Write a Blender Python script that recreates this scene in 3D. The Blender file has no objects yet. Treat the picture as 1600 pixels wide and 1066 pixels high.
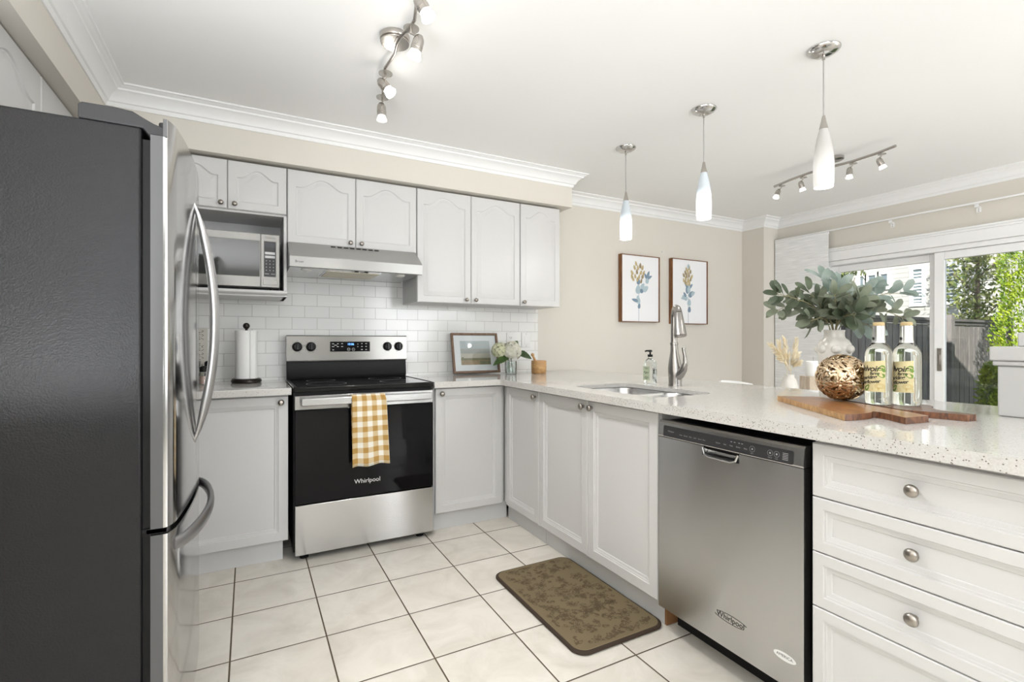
import bpy, math, random
from math import sin, cos, pi, radians, sqrt
from mathutils import Vector, Matrix

random.seed(7)
S = bpy.context.scene
COL = S.collection

# ------------------------------------------------------------------ camera
cam_d = bpy.data.cameras.new('camera')
cam_d.sensor_width = 36.0
cam_d.lens = 36.0 * 772.0 / 1600.0
cam_d.clip_start = 0.02
cam = bpy.data.objects.new('camera', cam_d)
COL.objects.link(cam)
cam.location = (0, 0, 1.158)
cam.rotation_euler = (radians(90), 0, radians(-28.05))
S.camera = cam

# ------------------------------------------------------------------ world, sun, lamps, exposure
S.view_settings.view_transform = 'Standard'
S.view_settings.look = 'None'
S.view_settings.gamma = 1.0
S.view_settings.use_curve_mapping = False
S.view_settings.exposure = 0.07
S.cycles.use_denoising = True
S.cycles.max_bounces = 10
S.cycles.diffuse_bounces = 5
S.cycles.glossy_bounces = 5
S.cycles.transmission_bounces = 8
S.cycles.transparent_max_bounces = 16
S.cycles.caustics_reflective = False
S.cycles.caustics_refractive = False
S.cycles.sample_clamp_indirect = 6.0

world = bpy.data.worlds.new('world')
S.world = world
world.use_nodes = True
wn = world.node_tree.nodes
bg = wn['Background']
bg.inputs[0].default_value = (0.80, 0.90, 1.0, 1)
bg.inputs[1].default_value = 1.35

sun_d = bpy.data.lights.new('sun', 'SUN')
sun_d.energy = 11.0
sun_d.angle = radians(0.6)
sun_d.color = (1.0, 0.95, 0.86)
sun = bpy.data.objects.new('sun', sun_d)
COL.objects.link(sun)
sun.location = (-6, -4, 8)
sun.rotation_euler = Vector((-1.0, -0.55, 0.526)).to_track_quat('Z', 'Y').to_euler()


def area(name, loc, look, sx, sy, energy, color):
    d = bpy.data.lights.new(name, 'AREA')
    d.shape = 'RECTANGLE'
    d.size, d.size_y, d.energy, d.color = sx, sy, energy, color
    o = bpy.data.objects.new(name, d)
    COL.objects.link(o)
    o.location = loc
    o.rotation_euler = (Vector(loc) - Vector(look)).to_track_quat('Z', 'Y').to_euler()
    return o


# added fill lamps out of view, some facing in, some aimed at the ceiling
area('fill_rear_left', (-1.12, -3.42, 1.66), (-1.12, 3, 1.66), 0.42, 0.95, 24, (0.92, 0.96, 1.0))  # unseen fill lamp, placed to glare on the fridge side
area('fill_rear_right', (3.3, -3.42, 1.45), (3.3, 3, 1.45), 2.2, 1.5, 104, (0.935, 0.967, 1.0))  # unseen fill lamp, added to brighten the dining wall
area('upward_fill_rear', (-0.6, -1.9, 0.90), (-0.6, -1.91, 2.4), 2.6, 1.9, 165, (0.935, 0.967, 1.0))  # added lamp facing up, lights the room by way of the ceiling
area('upward_fill_side', (-0.65, 0.35, 0.95), (-0.65, 0.34, 2.4), 0.55, 1.2, 34, (0.935, 0.967, 1.0))  # added lamp facing up, lifts the left of the ceiling
area('upward_fill_dining', (3.9, -1.2, 0.90), (3.9, -1.21, 2.4), 1.4, 2.4, 14, (0.935, 0.967, 1.0))  # added lamp facing up, fills the dining side


# ------------------------------------------------------------------ materials
def new_mat(name):
    m = bpy.data.materials.new(name)
    m.use_nodes = True
    nt = m.node_tree
    return m, nt, nt.nodes, nt.links, nt.nodes['Principled BSDF']


def P(name, col, rough=0.5, metal=0.0, spec=0.5, coat=0.0, emit=None, estr=0.0, trans=0.0, ior=1.45, sheen=0.0, noise=0.0,
      nscale=20.0, bump=0.0, bscale=200.0, stretch=(1, 1, 1)):
    m, nt, n, l, b = new_mat(name)
    b.inputs['Base Color'].default_value = (*col, 1)
    b.inputs['Roughness'].default_value = rough
    b.inputs['Metallic'].default_value = metal
    b.inputs['Specular IOR Level'].default_value = spec
    b.inputs['Coat Weight'].default_value = coat
    b.inputs['Transmission Weight'].default_value = trans
    b.inputs['IOR'].default_value = ior
    b.inputs['Sheen Weight'].default_value = sheen
    if emit:
        b.inputs['Emission Color'].default_value = (*emit, 1)
        b.inputs['Emission Strength'].default_value = estr
    if noise or bump:
        tc = n.new('ShaderNodeTexCoord')
        mp = n.new('ShaderNodeMapping')
        mp.inputs['Scale'].default_value = stretch
        l.new(tc.outputs['Object'], mp.inputs['Vector'])
    if noise:
        nz = n.new('ShaderNodeTexNoise')
        nz.inputs['Scale'].default_value = nscale
        nz.inputs['Detail'].default_value = 4
        l.new(mp.outputs[0], nz.inputs['Vector'])
        mx = n.new('ShaderNodeMix')
        mx.data_type = 'RGBA'
        l.new(nz.outputs['Fac'], mx.inputs['Factor'])
        mx.inputs['A'].default_value = (*[c * (1 - noise) for c in col], 1)
        mx.inputs['B'].default_value = (*[min(1, c * (1 + noise)) for c in col], 1)
        l.new(mx.outputs['Result'], b.inputs['Base Color'])
    if bump:
        nz2 = n.new('ShaderNodeTexNoise')
        nz2.inputs['Scale'].default_value = bscale
        nz2.inputs['Detail'].default_value = 3
        l.new(mp.outputs[0], nz2.inputs['Vector'])
        bp = n.new('ShaderNodeBump')
        bp.inputs['Strength'].default_value = bump
        bp.inputs['Distance'].default_value = 0.002
        l.new(nz2.outputs['Fac'], bp.inputs['Height'])
        l.new(bp.outputs['Normal'], b.inputs['Normal'])
    return m


def brushed(name, col, rough=0.26, stretch=(3, 3, 220), aniso=0.8, rot=0.25, metal=1.0):
    """Brushed metal: fine scratches stretched along the grain."""
    m, nt, n, l, b = new_mat(name)
    b.inputs['Metallic'].default_value = metal
    b.inputs['Anisotropic'].default_value = aniso
    b.inputs['Anisotropic Rotation'].default_value = rot
    tg = n.new('ShaderNodeTangent')
    tg.direction_type = 'RADIAL'
    tg.axis = 'Z'
    l.new(tg.outputs[0], b.inputs['Tangent'])
    tc = n.new('ShaderNodeTexCoord')
    mp = n.new('ShaderNodeMapping')
    mp.inputs['Scale'].default_value = stretch
    l.new(tc.outputs['Object'], mp.inputs['Vector'])
    nz = n.new('ShaderNodeTexNoise')
    nz.inputs['Scale'].default_value = 4
    nz.inputs['Detail'].default_value = 5
    l.new(mp.outputs[0], nz.inputs['Vector'])
    mx = n.new('ShaderNodeMix')
    mx.data_type = 'RGBA'
    l.new(nz.outputs['Fac'], mx.inputs['Factor'])
    mx.inputs['A'].default_value = (*[c * 0.97 for c in col], 1)
    mx.inputs['B'].default_value = (*[min(1, c * 1.03) for c in col], 1)
    l.new(mx.outputs['Result'], b.inputs['Base Color'])
    mr = n.new('ShaderNodeMapRange')
    mr.inputs['To Min'].default_value = rough * 0.94
    mr.inputs['To Max'].default_value = rough * 1.06
    l.new(nz.outputs['Fac'], mr.inputs['Value'])
    l.new(mr.outputs[0], b.inputs['Roughness'])
    return m


def thin_glass(name, tint=(0.96, 0.98, 0.97), gloss=0.03, rough=0.02, edge=0.5):
    m, nt, n, l, b = new_mat(name)
    n.remove(b)
    out = n['Material Output']
    tr = n.new('ShaderNodeBsdfTransparent')
    tr.inputs[0].default_value = (*tint, 1)
    gl = n.new('ShaderNodeBsdfGlossy')
    gl.inputs['Roughness'].default_value = rough
    lw = n.new('ShaderNodeLayerWeight')
    lw.inputs['Blend'].default_value = 0.25
    mr = n.new('ShaderNodeMapRange')
    mr.inputs['To Min'].default_value = gloss
    mr.inputs['To Max'].default_value = edge
    l.new(lw.outputs['Fresnel'], mr.inputs['Value'])
    mx = n.new('ShaderNodeMixShader')
    l.new(mr.outputs[0], mx.inputs[0])
    l.new(tr.outputs[0], mx.inputs[1])
    l.new(gl.outputs[0], mx.inputs[2])
    l.new(mx.outputs[0], out.inputs['Surface'])
    return m


def mathn(n, l, op, a, b=None):
    k = n.new('ShaderNodeMath')
    k.operation = op
    for i, v in enumerate((a, b)):
        if v is None:
            continue
        if isinstance(v, (int, float)):
            k.inputs[i].default_value = v
        else:
            l.new(v, k.inputs[i])
    return k.outputs[0]


def floor_mat():
    m, nt, n, l, b = new_mat('ceramic_floor_tile')
    tc = n.new('ShaderNodeTexCoord')
    sp = n.new('ShaderNodeSeparateXYZ')
    l.new(tc.outputs['Object'], sp.inputs[0])
    T = 0.33
    ds, ids = [], []
    for ax, off in (('X', 0.18265), ('Y', -8.2215 + 20)):
        v = mathn(n, l, 'ADD', mathn(n, l, 'DIVIDE', sp.outputs[ax], T), off + 40)
        ids.append(mathn(n, l, 'FLOOR', v))
        fr = mathn(n, l, 'FRACT', v)
        ds.append(mathn(n, l, 'MINIMUM', fr, mathn(n, l, 'SUBTRACT', 1.0, fr)))
    d = mathn(n, l, 'MINIMUM', ds[0], ds[1])
    grout = mathn(n, l, 'LESS_THAN', d, 0.0085)
    cid = n.new('ShaderNodeCombineXYZ')
    l.new(ids[0], cid.inputs[0])
    l.new(ids[1], cid.inputs[1])
    wh = n.new('ShaderNodeTexWhiteNoise')
    l.new(cid.outputs[0], wh.inputs['Vector'])
    ad = n.new('ShaderNodeVectorMath')
    ad.operation = 'MULTIPLY_ADD'
    l.new(wh.outputs['Color'], ad.inputs[0])
    ad.inputs[1].default_value = (7, 7, 7)
    l.new(tc.outputs['Object'], ad.inputs[2])
    nz = n.new('ShaderNodeTexNoise')
    nz.inputs['Scale'].default_value = 5.0
    nz.inputs['Detail'].default_value = 8
    nz.inputs['Roughness'].default_value = 0.62
    nz.inputs['Distortion'].default_value = 0.8
    l.new(ad.outputs[0], nz.inputs['Vector'])
    cr = n.new('ShaderNodeValToRGB')
    cr.color_ramp.elements[0].position = 0.32
    cr.color_ramp.elements[0].color = (0.60, 0.56, 0.49, 1)
    cr.color_ramp.elements[1].position = 0.62
    cr.color_ramp.elements[1].color = (0.74, 0.70, 0.635, 1)
    l.new(nz.outputs['Fac'], cr.inputs[0])
    mx = n.new('ShaderNodeMix')
    mx.data_type = 'RGBA'
    l.new(grout, mx.inputs['Factor'])
    l.new(cr.outputs[0], mx.inputs['A'])
    mx.inputs['B'].default_value = (0.095, 0.07, 0.045, 1)
    l.new(mx.outputs['Result'], b.inputs['Base Color'])
    rr = n.new('ShaderNodeMix')
    rr.data_type = 'FLOAT'
    l.new(grout, rr.inputs['Factor'])
    rr.inputs['A'].default_value = 0.32
    rr.inputs['B'].default_value = 0.9
    l.new(rr.outputs['Result'], b.inputs['Roughness'])
    b.inputs['Specular IOR Level'].default_value = 0.35
    bp = n.new('ShaderNodeBump')
    bp.inputs['Strength'].default_value = 0.6
    bp.inputs['Distance'].default_value = 0.002
    sm = n.new('ShaderNodeMapRange')
    sm.inputs['From Min'].default_value = 0.005
    sm.inputs['From Max'].default_value = 0.014
    l.new(d, sm.inputs['Value'])
    l.new(sm.outputs[0], bp.inputs['Height'])
    l.new(bp.outputs[0], b.inputs['Normal'])
    return m


def splash_mat():
    m, nt, n, l, b = new_mat('white_subway_tile')
    tc = n.new('ShaderNodeTexCoord')
    sp = n.new('ShaderNodeSeparateXYZ')
    l.new(tc.outputs['Object'], sp.inputs[0])
    cb = n.new('ShaderNodeCombineXYZ')
    l.new(mathn(n, l, 'ADD', sp.outputs['X'], -0.093 + 1.5), cb.inputs[0])
    l.new(mathn(n, l, 'ADD', sp.outputs['Z'], -1.2325 + 0.0755 * 5), cb.inputs[1])
    bt = n.new('ShaderNodeTexBrick')
    bt.offset = 0.5
    bt.inputs['Scale'].default_value = 1.0
    bt.inputs['Brick Width'].default_value = 0.15
    bt.inputs['Row Height'].default_value = 0.0755
    bt.inputs['Mortar Size'].default_value = 0.0016
    bt.inputs['Mortar Smooth'].default_value = 0.3
    bt.inputs['Color1'].default_value = (0.80, 0.80, 0.785, 1)
    bt.inputs['Color2'].default_value = (0.76, 0.765, 0.755, 1)
    bt.inputs['Mortar'].default_value = (0.50, 0.49, 0.47, 1)
    l.new(cb.outputs[0], bt.inputs['Vector'])
    l.new(bt.outputs['Color'], b.inputs['Base Color'])
    b.inputs['Roughness'].default_value = 0.14
    bp = n.new('ShaderNodeBump')
    bp.invert = True
    bp.inputs['Strength'].default_value = 0.5
    bp.inputs['Distance'].default_value = 0.002
    l.new(bt.outputs['Fac'], bp.inputs['Height'])
    l.new(bp.outputs[0], b.inputs['Normal'])
    return m


def quartz_mat():
    m, nt, n, l, b = new_mat('speckled_white_quartz')
    tc = n.new('ShaderNodeTexCoord')
    base = (0.60, 0.588, 0.568)
    nz = n.new('ShaderNodeTexNoise')
    nz.inputs['Scale'].default_value = 260
    nz.inputs['Detail'].default_value = 3
    l.new(tc.outputs['Object'], nz.inputs['Vector'])
    c1 = n.new('ShaderNodeValToRGB')
    c1.color_ramp.elements[0].position = 0.3
    c1.color_ramp.elements[0].color = (0.52, 0.50, 0.475, 1)
    c1.color_ramp.elements[1].position = 0.6
    c1.color_ramp.elements[1].color = (*base, 1)
    l.new(nz.outputs['Fac'], c1.inputs[0])
    vo = n.new('ShaderNodeTexVoronoi')
    vo.inputs['Scale'].default_value = 190
    l.new(tc.outputs['Object'], vo.inputs['Vector'])
    sep = n.new('ShaderNodeSeparateColor')
    l.new(vo.outputs['Color'], sep.inputs[0])
    pick = mathn(n, l, 'GREATER_THAN', sep.outputs[0], 0.86)
    near = mathn(n, l, 'LESS_THAN', vo.outputs['Distance'], 0.30)
    f = mathn(n, l, 'MULTIPLY', pick, near)
    mx = n.new('ShaderNodeMix')
    mx.data_type = 'RGBA'
    l.new(f, mx.inputs['Factor'])
    l.new(c1.outputs[0], mx.inputs['A'])
    mx.inputs['B'].default_value = (0.20, 0.18, 0.155, 1)
    l.new(mx.outputs['Result'], b.inputs['Base Color'])
    b.inputs['Roughness'].default_value = 0.07
    return m


def wood_mat(name, c0, c1, scale=3.0, stretch=(1, 8, 8), rough=0.4, dist=2.0):
    m, nt, n, l, b = new_mat(name)
    tc = n.new('ShaderNodeTexCoord')
    mp = n.new('ShaderNodeMapping')
    mp.inputs['Scale'].default_value = stretch
    l.new(tc.outputs['Object'], mp.inputs['Vector'])
    nz = n.new('ShaderNodeTexNoise')
    nz.inputs['Scale'].default_value = scale
    nz.inputs['Detail'].default_value = 8
    nz.inputs['Distortion'].default_value = dist
    l.new(mp.outputs[0], nz.inputs['Vector'])
    cr = n.new('ShaderNodeValToRGB')
    cr.color_ramp.elements[0].position = 0.3
    cr.color_ramp.elements[0].color = (*c0, 1)
    cr.color_ramp.elements[1].position = 0.68
    cr.color_ramp.elements[1].color = (*c1, 1)
    l.new(nz.outputs['Fac'], cr.inputs[0])
    l.new(cr.outputs[0], b.inputs['Base Color'])
    b.inputs['Roughness'].default_value = rough
    return m


def gingham_mat():
    m, nt, n, l, b = new_mat('mustard_gingham_cotton')
    tc = n.new('ShaderNodeTexCoord')
    sp = n.new('ShaderNodeSeparateXYZ')
    l.new(tc.outputs['UV'], sp.inputs[0])
    st = []
    for ax in ('X', 'Y'):
        v = mathn(n, l, 'FRACT', mathn(n, l, 'DIVIDE', sp.outputs[ax], 0.056))
        st.append(mathn(n, l, 'LESS_THAN', v, 0.5))
    s = mathn(n, l, 'ADD', st[0], st[1])
    nz = n.new('ShaderNodeTexNoise')
    nz.inputs['Scale'].default_value = 500
    l.new(tc.outputs['UV'], nz.inputs['Vector'])
    s2 = mathn(n, l, 'ADD', s, mathn(n, l, 'MULTIPLY', mathn(n, l, 'SUBTRACT', nz.outputs['Fac'], 0.5), 0.9))
    cr = n.new('ShaderNodeValToRGB')
    e = cr.color_ramp.elements
    e[0].position = 0.05
    e[0].color = (0.80, 0.77, 0.70, 1)
    e[1].position = 0.95
    e[1].color = (0.44, 0.255, 0.07, 1)
    k = e.new(0.5)
    k.color = (0.62, 0.48, 0.28, 1)
    l.new(mathn(n, l, 'MULTIPLY', s2, 0.5), cr.inputs[0])
    l.new(cr.outputs[0], b.inputs['Base Color'])
    b.inputs['Roughness'].default_value = 0.9
    return m


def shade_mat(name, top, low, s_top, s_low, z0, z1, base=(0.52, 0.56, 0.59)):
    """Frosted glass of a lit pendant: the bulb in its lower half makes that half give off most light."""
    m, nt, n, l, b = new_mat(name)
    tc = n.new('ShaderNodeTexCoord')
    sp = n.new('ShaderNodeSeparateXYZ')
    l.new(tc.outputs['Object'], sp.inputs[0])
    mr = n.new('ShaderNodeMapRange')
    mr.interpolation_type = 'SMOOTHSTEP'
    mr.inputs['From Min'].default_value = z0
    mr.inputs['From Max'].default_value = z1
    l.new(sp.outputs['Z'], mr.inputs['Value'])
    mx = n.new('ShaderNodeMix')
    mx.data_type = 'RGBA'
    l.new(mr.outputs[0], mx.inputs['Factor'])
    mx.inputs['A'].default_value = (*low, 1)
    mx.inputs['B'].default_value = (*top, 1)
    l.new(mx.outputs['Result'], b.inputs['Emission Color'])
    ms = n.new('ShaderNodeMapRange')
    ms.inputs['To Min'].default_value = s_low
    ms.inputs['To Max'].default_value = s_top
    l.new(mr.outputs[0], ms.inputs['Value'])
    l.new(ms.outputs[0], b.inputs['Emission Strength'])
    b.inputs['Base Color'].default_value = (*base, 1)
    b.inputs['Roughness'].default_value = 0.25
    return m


def leaf_mat(name, c0, c1, rough=0.5, trans=0.25, scale=30):
    m, nt, n, l, b = new_mat(name)
    tc = n.new('ShaderNodeTexCoord')
    nz = n.new('ShaderNodeTexNoise')
    nz.inputs['Scale'].default_value = scale
    nz.inputs['Detail'].default_value = 2
    l.new(tc.outputs['Object'], nz.inputs['Vector'])
    cr = n.new('ShaderNodeValToRGB')
    cr.color_ramp.elements[0].position = 0.35
    cr.color_ramp.elements[0].color = (*c0, 1)
    cr.color_ramp.elements[1].position = 0.65
    cr.color_ramp.elements[1].color = (*c1, 1)
    l.new(nz.outputs['Fac'], cr.inputs[0])
    l.new(cr.outputs[0], b.inputs['Base Color'])
    b.inputs['Roughness'].default_value = rough
    tl = n.new('ShaderNodeBsdfTranslucent')
    l.new(cr.outputs[0], tl.inputs[0])
    mx = n.new('ShaderNodeMixShader')
    mx.inputs[0].default_value = trans
    l.new(b.outputs[0], mx.inputs[1])
    l.new(tl.outputs[0], mx.inputs[2])
    l.new(mx.outputs[0], n['Material Output'].inputs['Surface'])
    return m


def siding_mat():
    m, nt, n, l, b = new_mat('white_lap_siding')
    tc = n.new('ShaderNodeTexCoord')
    sp = n.new('ShaderNodeSeparateXYZ')
    l.new(tc.outputs['Object'], sp.inputs[0])
    v = mathn(n, l, 'FRACT', mathn(n, l, 'DIVIDE', sp.outputs['Z'], 0.115))
    line = mathn(n, l, 'LESS_THAN', v, 0.12)
    mx = n.new('ShaderNodeMix')
    mx.data_type = 'RGBA'
    l.new(line, mx.inputs['Factor'])
    mx.inputs['A'].default_value = (0.30, 0.295, 0.29, 1)
    mx.inputs['B'].default_value = (0.19, 0.187, 0.19, 1)
    l.new(mx.outputs['Result'], b.inputs['Base Color'])
    b.inputs['Roughness'].default_value = 0.6
    return m


def blind_mat():
    m, nt, n, l, b = new_mat('white_woven_blind_fabric')
    tc = n.new('ShaderNodeTexCoord')
    mp = n.new('ShaderNodeMapping')
    mp.inputs['Scale'].default_value = (2, 6, 160)
    l.new(tc.outputs['Object'], mp.inputs['Vector'])
    nz = n.new('ShaderNodeTexNoise')
    nz.inputs['Scale'].default_value = 1.0
    nz.inputs['Detail'].default_value = 5
    l.new(mp.outputs[0], nz.inputs['Vector'])
    cr = n.new('ShaderNodeValToRGB')
    cr.color_ramp.elements[0].position = 0.35
    cr.color_ramp.elements[0].color = (0.76, 0.76, 0.76, 1)
    cr.color_ramp.elements[1].position = 0.65
    cr.color_ramp.elements[1].color = (0.93, 0.93, 0.93, 1)
    l.new(nz.outputs['Fac'], cr.inputs[0])
    l.new(cr.outputs[0], b.inputs['Base Color'])
    b.inputs['Roughness'].default_value = 0.9
    tl = n.new('ShaderNodeBsdfTranslucent')
    l.new(cr.outputs[0], tl.inputs[0])
    mx = n.new('ShaderNodeMixShader')
    mx.inputs[0].default_value = 0.05
    l.new(b.outputs[0], mx.inputs[1])
    l.new(tl.outputs[0], mx.inputs[2])
    l.new(mx.outputs[0], n['Material Output'].inputs['Surface'])
    return m


M = {}
M['wall'] = P('cream_wall_paint', (0.665, 0.63, 0.57), 0.75, noise=0.015, nscale=3)
M['ceil'] = P('white_ceiling_paint', (0.86, 0.86, 0.855), 0.85)
M['crown'] = P('white_crown_gloss', (0.82, 0.82, 0.82), 0.4)
M['trim'] = P('white_trim_gloss', (0.84, 0.84, 0.84), 0.35)
M['floor'] = floor_mat()
M['splash'] = splash_mat()
M['quartz'] = quartz_mat()
M['cab'] = P('white_cabinet_lacquer', (0.60, 0.595, 0.59), 0.34)
M['kick'] = P('grey_white_toe_kick', (0.60, 0.60, 0.60), 0.5)
M['rawwood'] = P('raw_cabinet_wood', (0.25, 0.12, 0.05), 0.7, noise=0.3, nscale=30)
M['steel'] = brushed('brushed_stainless', (0.58, 0.578, 0.572), 0.21, aniso=1.0)
M['steel_dark'] = brushed('dull_brushed_stainless', (0.37, 0.365, 0.355), 0.25, aniso=1.0)
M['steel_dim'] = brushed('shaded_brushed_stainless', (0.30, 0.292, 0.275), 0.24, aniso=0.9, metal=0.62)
M['hood'] = brushed('brushed_hood_steel', (0.37, 0.365, 0.352), 0.30, aniso=0.8, metal=0.5)
M['steel_flat'] = brushed('satin_stainless', (0.56, 0.56, 0.56), 0.24, aniso=0.3)
M['fridge_steel'] = brushed('fridge_stainless', (0.47, 0.465, 0.46), 0.13, (3, 3, 160), 0.4)
M['door_edge'] = P('dark_grey_door_edge', (0.085, 0.085, 0.088), 0.4, 0.0)  # side faces of the fridge doors, darker grey than the fronts
M['handle'] = P('satin_handle_metal', (0.56, 0.56, 0.57), 0.36, 1.0)
M['dark_handle'] = P('grey_handle_metal', (0.33, 0.33, 0.34), 0.36, 1.0)
M['nickel'] = P('brushed_nickel', (0.48, 0.45, 0.42), 0.25, 1.0)
M['nickel_d'] = P('dark_brushed_nickel', (0.36, 0.33, 0.30), 0.3, 1.0)
M['chrome'] = P('polished_chrome', (0.62, 0.61, 0.60), 0.12, 1.0)
M['fridge_side'] = P('textured_charcoal_steel', (0.015, 0.015, 0.016), 0.2, 0.0, 0.28, bump=0.42, bscale=240)
M['grey_plastic'] = P('grey_plastic', (0.035, 0.035, 0.037), 0.5, spec=0.3)
M['black'] = P('black_plastic', (0.008, 0.008, 0.008), 0.45, spec=0.25)
M['blackgloss'] = P('black_glass', (0.005, 0.005, 0.006), 0.04, spec=0.22)
M['cooktop'] = P('black_ceramic_cooktop', (0.008, 0.008, 0.008), 0.07, noise=0.5, nscale=600)
M['ctrl'] = P('charcoal_control_panel', (0.03, 0.03, 0.032), 0.3)
M['white_ink'] = P('white_print', (0.75, 0.75, 0.75), 0.6)
M['grey_ink'] = P('grey_print', (0.38, 0.38, 0.38), 0.6)
M['dark_ink'] = P('black_print', (0.015, 0.015, 0.015), 0.6)
M['blue_led'] = P('blue_clock_digits', (0.02, 0.05, 0.3), 0.4, emit=(0.15, 0.42, 1.0), estr=3.0)
M['lcd'] = P('dark_display', (0.02, 0.025, 0.03), 0.15)
M['mwglass'] = P('smoked_microwave_glass', (0.05, 0.052, 0.048), 0.05, spec=0.9)
M['bulb'] = P('lit_bulb', (1, 1, 1), 0.4, emit=(1.0, 0.96, 0.88), estr=26)
M['bulb_soft'] = P('lit_bulb_turned_away', (1, 1, 1), 0.4, emit=(1.0, 0.96, 0.90), estr=0.5)
M['bulb_track'] = P('lit_track_bulb', (1, 1, 1), 0.4, emit=(1.0, 0.97, 0.92), estr=2.2)
M['frost'] = thin_glass('frosted_disc_glass', (0.80, 0.78, 0.75), 0.10, 0.3)
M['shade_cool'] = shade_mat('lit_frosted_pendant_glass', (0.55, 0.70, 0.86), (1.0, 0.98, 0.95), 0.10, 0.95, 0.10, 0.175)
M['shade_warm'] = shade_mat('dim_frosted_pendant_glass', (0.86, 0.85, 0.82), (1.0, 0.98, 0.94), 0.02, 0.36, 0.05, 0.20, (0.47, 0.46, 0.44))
M['cord'] = P('grey_lamp_cord', (0.35, 0.34, 0.33), 0.5)
M['glass'] = thin_glass('window_glass', (0.98, 0.99, 0.985), 0.02, 0.0, 0.6)
M['clearglass'] = thin_glass('clear_glass', (0.95, 0.975, 0.97), 0.06, 0.02, 0.8)
M['bottle'] = P('bottle_glass_and_cordial', (0.955, 0.985, 0.93), 0.02, trans=1.0, ior=1.36)
M['soapgel'] = P('clear_soap', (0.93, 0.97, 0.95), 0.03, trans=1.0, ior=1.3)
M['foil'] = P('silver_foil', (0.72, 0.72, 0.70), 0.25, 1.0)
M['cream_label'] = P('cream_label_paper', (0.64, 0.56, 0.31), 0.6, noise=0.15, nscale=25)
M['gold_ink'] = P('gold_print', (0.52, 0.36, 0.10), 0.5)
M['leaf_ink'] = P('green_leaf_print', (0.16, 0.27, 0.05), 0.6)
M['cork'] = P('cork_stopper', (0.50, 0.38, 0.20), 0.7, noise=0.2, nscale=80)
M['sage'] = P('sage_label', (0.42, 0.48, 0.34), 0.6)
M['white'] = P('plain_white', (0.78, 0.78, 0.77), 0.5)
M['paper'] = P('white_paper', (0.82, 0.82, 0.81), 0.9, bump=0.25, bscale=120)
M['bronze'] = P('dark_bronze_metal', (0.03, 0.025, 0.022), 0.35, 0.6)
M['ceramic'] = P('cream_glazed_ceramic', (0.66, 0.63, 0.58), 0.22, noise=0.06, nscale=60)
M['gold'] = P('burnished_bronze_gold', (0.60, 0.46, 0.31), 0.2, 1.0, noise=0.3, nscale=60)
M['acacia'] = wood_mat('acacia_board_wood', (0.13, 0.045, 0.017), (0.42, 0.20, 0.075), 5, (9, 2.0, 6), 0.28, 2.5)
M['walnut'] = wood_mat('dark_board_wood', (0.06, 0.022, 0.012), (0.17, 0.07, 0.035), 5, (9, 2.0, 6), 0.3, 2.5)
M['walnut_edge'] = wood_mat('dark_bark_edge', (0.05, 0.02, 0.012), (0.22, 0.09, 0.04), 9, (6, 6, 2), 0.45, 2.0)
M['bamboo'] = wood_mat('light_oiled_wood', (0.42, 0.22, 0.08), (0.62, 0.38, 0.17), 6, (2, 2, 5), 0.4, 2.0)
M['frame_wood'] = wood_mat('brown_frame_wood', (0.10, 0.05, 0.025), (0.22, 0.13, 0.08), 8, (6, 6, 1), 0.45, 1.0)
M['rust_frame'] = wood_mat('reddish_frame_wood', (0.12, 0.045, 0.012), (0.26, 0.11, 0.035), 8, (6, 6, 1), 0.5, 1.0)
M['matboard'] = P('white_mat_board', (0.80, 0.82, 0.86), 0.8)
M['canvas'] = P('white_art_paper', (0.83, 0.83, 0.85), 0.8)
M['euc'] = leaf_mat('sage_green_leaf', (0.115, 0.135, 0.088), (0.225, 0.25, 0.18), 0.5, 0.22, 14)
M['euc_d'] = leaf_mat('dark_sage_leaf', (0.05, 0.068, 0.038), (0.10, 0.125, 0.075), 0.5, 0.2, 14)
M['euc_b'] = leaf_mat('blue_green_leaf', (0.20, 0.26, 0.225), (0.36, 0.42, 0.385), 0.5, 0.35, 14)
M['twig'] = P('olive_twig', (0.30, 0.27, 0.15), 0.7)
M['pampas'] = leaf_mat('cream_pampas_plume', (0.78, 0.68, 0.48), (0.90, 0.84, 0.70), 0.9, 0.4, 20)
M['petal'] = leaf_mat('white_petal', (0.74, 0.73, 0.62), (0.86, 0.85, 0.78), 0.7, 0.3, 40)
M['petal_g'] = leaf_mat('greenish_white_petal', (0.60, 0.64, 0.40), (0.80, 0.80, 0.62), 0.7, 0.3, 40)
M['hyleaf'] = leaf_mat('dark_green_leaf', (0.02, 0.05, 0.012), (0.07, 0.13, 0.03), 0.4, 0.2, 20)
M['stem'] = P('green_stem', (0.07, 0.12, 0.04), 0.5)
M['tree'] = leaf_mat('yellow_green_tree_leaf', (0.055, 0.095, 0.02), (0.28, 0.30, 0.10), 0.5, 0.35, 5)
M['tree_d'] = leaf_mat('olive_tree_leaf', (0.05, 0.08, 0.02), (0.19, 0.22, 0.07), 0.5, 0.3, 5)
M['cedar'] = leaf_mat('bright_cedar_spray', (0.09, 0.18, 0.01), (0.36, 0.45, 0.02), 0.6, 0.35, 7)
M['bark'] = P('grey_brown_bark', (0.12, 0.09, 0.07), 0.9, noise=0.3, nscale=20)
M['fence'] = wood_mat('weathered_fence_board', (0.10, 0.094, 0.096), (0.18, 0.167, 0.163), 4, (6, 6, 1), 0.8, 1.0)
M['fence_d'] = wood_mat('dark_fence_rail', (0.06, 0.06, 0.065), (0.11, 0.10, 0.10), 4, (1, 6, 6), 0.8, 1.0)
M['siding'] = siding_mat()
M['blind'] = blind_mat()
M['lawn'] = P('lawn_ground', (0.10, 0.13, 0.04), 0.9, noise=0.4, nscale=8)
M['winglass'] = P('dark_house_window', (0.10, 0.13, 0.15), 0.1)
M['rug'] = P('taupe_mat_cloth', (0.168, 0.128, 0.070), 0.85, noise=0.08, nscale=300)
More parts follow.
